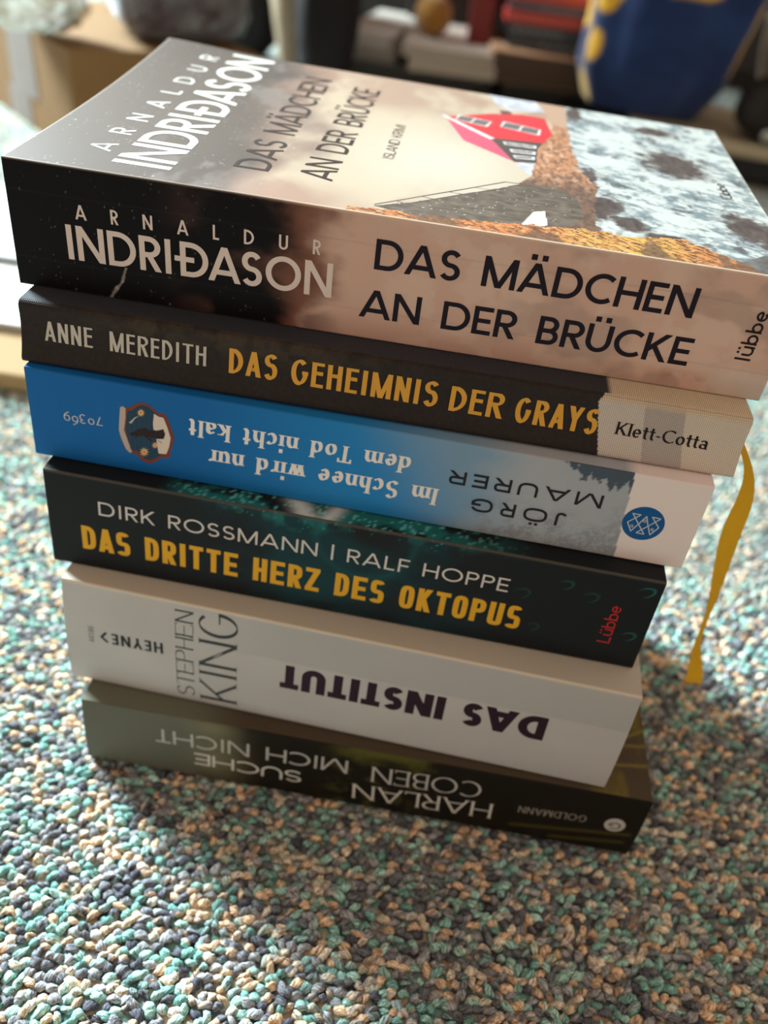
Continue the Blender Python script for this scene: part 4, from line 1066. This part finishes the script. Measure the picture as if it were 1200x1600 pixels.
# pile of magazines and papers
gp = 'magazines piled behind the stack'
spec = [((38, 1062, 0), 2, 150, 200, 17, (.34, .27, .21), 'cream magazine at the very bottom of the pile behind the stack'),
        ((6, 1066, 17.3), -2, 170, 210, 13, (.022, .015, .012), 'dark brown magazine second from the bottom of the pile behind the stack'),
        ((10, 1068, 30.6), 1, 176, 205, 10, (.035, .026, .02), 'brown magazine under the pale magazines of the pile behind the stack'),
        ((48, 1052, 41.0), 5, 106, 190, 13, (.48, .39, .31), 'pale magazine sticking out at the right of the pile, under a slimmer one'),
        ((44, 1060, 54.3), 3, 112, 190, 12, (.46, .37, .30), 'pale slim magazine on the right of the pile, just below the orange ball'),
        ((-42, 1072, 41.0), -6, 72, 190, 14, (.30, .25, .21), 'pale magazine on the left of the pile, under the white one'),
        ((-44, 1075, 55.3), -8, 66, 190, 12, (.50, .43, .37), 'white magazine on the left of the pile, catching the light')]
for s in spec: magazine(s[0], s[1], s[2], s[3], s[4], s[5], s[6], gp)
t = thing('orange_ball', 'orange-yellow ball resting on the magazine pile behind the stack', 'ball', (20, 1040, 66.5))
blob_obj('ball_body', (0, 0, 23), (23, 23, 23), 61, .02, (.30, .13, .02), M_FABRIC, t, sq=2.0)
mb = MB(); P = np.array([[((23.2) * cos(a) , 1.6 * cos(b_), 23 + 23.2 * sin(a) + 1.6 * sin(b_)) for b_ in np.linspace(0, 2 * pi, 7)] for a in np.linspace(0, 2 * pi, 40)]); mb.grid(P, V3(.35, .15, .03)); mb.build('seam', M_FABRIC, t, smooth=True)
t = thing('storage_box', 'dark box with a grey lid behind the orange ball', 'box', (48, 1150, 0))
mb = MB(); mb.box((-70, 0, 0), (52, 90, 118), (.018, .014, .012)); mb.build('box_body', M_PLAIN, t, bevel=2)
mb = MB(); mb.box((-73, -4, 118), (55, 94, 136), (.07, .066, .06)); mb.build('lid', M_PLAIN, t, bevel=2)

# red and black film cases piled up
gp = 'film cases piled behind the stack'
def case(loc, deg, w_, d_, h_, col, spine, label, extra=None):
    r = thing('disc_case', label, 'case', loc, radians(deg), gp)
    mb = MB(); mb.box((0, 1, 0), (w_, d_, h_), col); mb.build('shell', M_PLAIN, r, bevel=1.2)
    mb = MB(); mb.box((2, 0, 1.2), (w_ - 2, 1.2, h_ - 1.2), spine)
    if extra: extra(mb, w_, h_)
    mb.build('paper_insert', M_PLAIN, r)
    return r
def glyphs(col, x0, x1, n, z0=.35, z1=.62):
    def f(mb, w_, h_):
        xs = np.linspace(x0, x1, n + 1)
        for k in range(n): mb.box((xs[k] * w_, -.15, z0 * h_), ((xs[k] + (x1 - x0) / n * .7) * w_, .1, z1 * h_), col)
    return f
BK = (.014, .014, .016)
z = 0
cases = [(118, 150, 24, BK, (.020, .018, .016), 'black disc case at the bottom of the red and black pile', None),
         (119, 152, 15, (.02, .016, .014), (.035, .03, .026), 'black disc case second from the bottom of the pile', None)]
y0 = 985
for (x, w_, h_, c1_, c2_, lb, ex) in cases:
    case((x, y0 + 10, z), 3, w_, 130, h_, c1_, c2_, lb, ex); z += h_ + .2
case((100, y0 - 14, z), 4, 128, 140, 34, (.50, .27, .15), (.060, .027, .010), 'copper coloured case with a bright top edge in the pile', None); z += 34.2
case((118, y0 + 14, z), 3, 124, 130, 13, BK, (.045, .045, .05), 'black case with grey lettering, just above the copper case', glyphs((.16, .16, .17), .3, .9, 7)); z += 13.2
case((114, y0 + 14, z), 3, 126, 130, 14, BK, (.05, .05, .055), 'black case with grey lettering, just under the red case', glyphs((.17, .17, .18), .05, .55, 6)); z += 14.2
case((108, y0 + 10, z), 3, 132, 135, 12, (.50, .035, .025), (.46, .07, .05), 'red case lying above the black lettered cases', None); z += 12.2
case((110, y0 + 13, z), 3, 130, 132, 11, (.05, .03, .04), (.12, .08, .10), 'dark purple case with pale lettering between the red cases', glyphs((.22, .18, .22), .3, .95, 8)); z += 11.2
case((108, y0 + 10, z), 3, 132, 135, 12, (.52, .04, .03), (.52, .075, .05), 'red case on top of the pile', None)
def tall(name, loc, deg, w_, d_, h_, col, label):
    r = thing(name, label, 'book', loc, radians(deg))
    mb = MB(); mb.box((2, 2, 1), (w_ - 2, d_ - 1, h_ - 1)); mb.build('page_block', M_PAGES, r)
    mb = MB(); mb.box((0, 0, 0), (w_, 2, h_), col); mb.box((0, 0, 0), (2, d_, h_), col); mb.box((w_ - 2, 0, 0), (w_, d_, h_), col); mb.build('cover', M_PLAIN, r, bevel=.6)
tall('upright_book', (66, 1030, 0), 2, 30, 130, 150, (.16, .008, .005), 'red book standing upright left of the red and black cases')
tall('upright_book', (91, 1012, 0), 2, 16, 110, 52, (.005, .022, .032), 'short dark teal book standing beside the red upright book')

# blue cloth bag with yellow patches
t = thing('cloth_bag', 'tall blue cloth bag with yellow patches standing behind the stack at the right', 'bag', (258, 948, 40.0))
def blue_bag():
    nu, nv = 160, 110
    u = np.linspace(0, 2 * pi, nu); v = np.linspace(0, 1, nv); U, W_ = np.meshgrid(u, v)
    cx = np.interp(W_, [0, 1], [22, 55]); hw = np.interp(W_, [0, .12, 1], [66, 84, 104]); hd = np.interp(W_, [0, .15, 1], [48, 62, 72])
    e = 2 / 3.4; f = lambda q: np.sign(q) * np.abs(q) ** e
    fold = 1 + .06 * np.sin(U * 7 + 3 * W_) * (.4 + .6 * W_) + .05 * (fbm(U * 2, W_ * 5, 801, 3) - .5)
    x = cx + hw * f(np.cos(U)) * fold; y = hd * f(np.sin(U)) * fold; zz = W_ * 290 + 3 * (1 - np.cos(U)) * (1 - W_)
    P = np.stack([x, y, zz], -1)
    # patches in surface coordinates
    C = np.zeros(P.shape); C[:] = (.008, .022, .085)
    C = mixc(C, (.012, .032, .11), sst(.45, .65, fbm(U * 3, W_ * 9, 805, 3)))
    s = U * 75.0
    for (ua, va, ru, rv) in ((3.72, .375, .17, .055), (3.62, .205, .20, .062), (3.42, .045, .20, .075), (3.6, .56, .2, .06), (3.5, .76, .2, .06), (4.75, .50, .14, .09), (5.6, .33, .06, .16), (5.3, .72, .16, .07), (2.9, .29, .16, .06), (2.7, .62, .2, .07), (2.2, .15, .2, .07), (1.6, .42, .2, .07), (.9, .25, .2, .07), (4.6, .85, .2, .07), (.4, .6, .2, .07)):
        d = np.hypot((U - ua) / (ru * 1.7), (W_ - va) / rv) + (fbm(U * 6, W_ * 20, 809, 3) - .5) * .7
        C = mixc(C, (.66, .34, .02), sst(1.1, .85, d))
    mb = MB(); mb.grid(P, C); b = P[0]; mb.add(np.concatenate([b, [b.mean(0)]]), [(i + 1, i, nu) for i in range(nu - 1)], (.05, .1, .3))
    mb.build('bag_body', M_FABRIC, t, smooth=True)
    mb = MB(); c = [P[-1].mean(0) + V3(-50, 0, -4), P[-1].mean(0) + V3(50, 0, -4)]
    H = np.array([[(c[0][0] + 100 * q + 7 * cos(a), c[0][1] + 4 * sin(a), c[0][2] + 70 * sin(pi * q) + 5 * cos(a)) for a in np.linspace(0, 2 * pi, 9)] for q in np.linspace(0, 1, 20)]); mb.grid(H, V3(.05, .11, .33)); mb.build('handle', M_FABRIC, t, smooth=True)
blue_bag()

# black crate with cream board, dark pouch
t = thing('storage_crate', 'low black crate under the blue cloth bag at the right', 'crate', (190, 850, 0))
mb = MB(); mb.box((0, 0, 0), (330, 190, 26), (.010, .009, .009)); mb.build('crate_body', M_PLAIN, t, bevel=4)
mb = MB(); mb.box((-3, -3, 22), (333, 4, 27), (.012, .011, .011)); mb.build('rim', M_PLAIN, t, bevel=1.5)
mb = MB(); mb.box((-80, -95, 0), (150, 90, 13), (.42, .34, .23))
o = mb.build('wooden_board', M_PLAIN, None, bevel=3); o.location = Vector((352, 945, 26.4)) * MM; o.rotation_euler.z = radians(-4)
tag(o, 'cream wooden board lying on the low black crate', 'board')
t = thing('dark_pouch', 'dark grey rounded pouch on the board, right of the blue cloth bag', 'pouch', (432, 880, 39.6))
blob_obj('pouch_body', (0, 0, 33), (56, 34, 33), 71, .2, (.02, .016, .014), M_BLACKCLOTH, t, sq=2.6)
blob_obj('zip_pull', (-22, -33, 12), (7, 4, 6), 73, .1, (.36, .32, .28), M_PLAIN, t, sq=2.4)
t = thing('cream_bowl', 'cream rounded bowl behind the dark pouch at the right edge', 'bowl', (470, 985, 39.6))
mb = MB(); prof = [(20, 0), (32, 2), (50, 30), (60, 70), (64, 104), (61, 104), (56, 70), (46, 34), (28, 7), (0.5, 6)]
P = np.array([[(r * cos(a), r * sin(a), z_) for a in np.linspace(0, 2 * pi, 40)] for r, z_ in prof]); mb.grid(P, V3(.40, .33, .25), flip=True); mb.build('bowl_body', M_PLAIN, t, smooth=True)
mb = MB(); P = np.array([[((62.5 + 2.6 * cos(b_)) * cos(a), (62.5 + 2.6 * cos(b_)) * sin(a), 104 + 2.6 * sin(b_)) for b_ in np.linspace(0, 2 * pi, 9)] for a in np.linspace(0, 2 * pi, 40)]); mb.grid(P, V3(.62, .53, .42)); mb.build('rim', M_PLAIN, t, smooth=True)

# dark low sideboard closing the view
t = thing('sideboard', 'dark brown low sideboard at the very back behind all the clutter', 'sideboard', (-900, 1380, 0))
mb = MB(); mb.box((0, 20, 0), (2300, 420, 330), (.030, .022, .018)); mb.build('carcass', M_PLAIN, t, bevel=3)
for k in range(4):
    mb = MB(); mb.box((12 + k * 573, 0, 25), (12 + k * 573 + 560, 20, 318), (.036, .026, .021)); d_ = mb.build('door', M_PLAIN, t, bevel=2)
    mb = MB(); mb.box((12 + k * 573 + 270, -14, 280), (12 + k * 573 + 290, 0, 290), (.12, .11, .10)); mb.build('handle', M_PLAIN, d_, bevel=1)
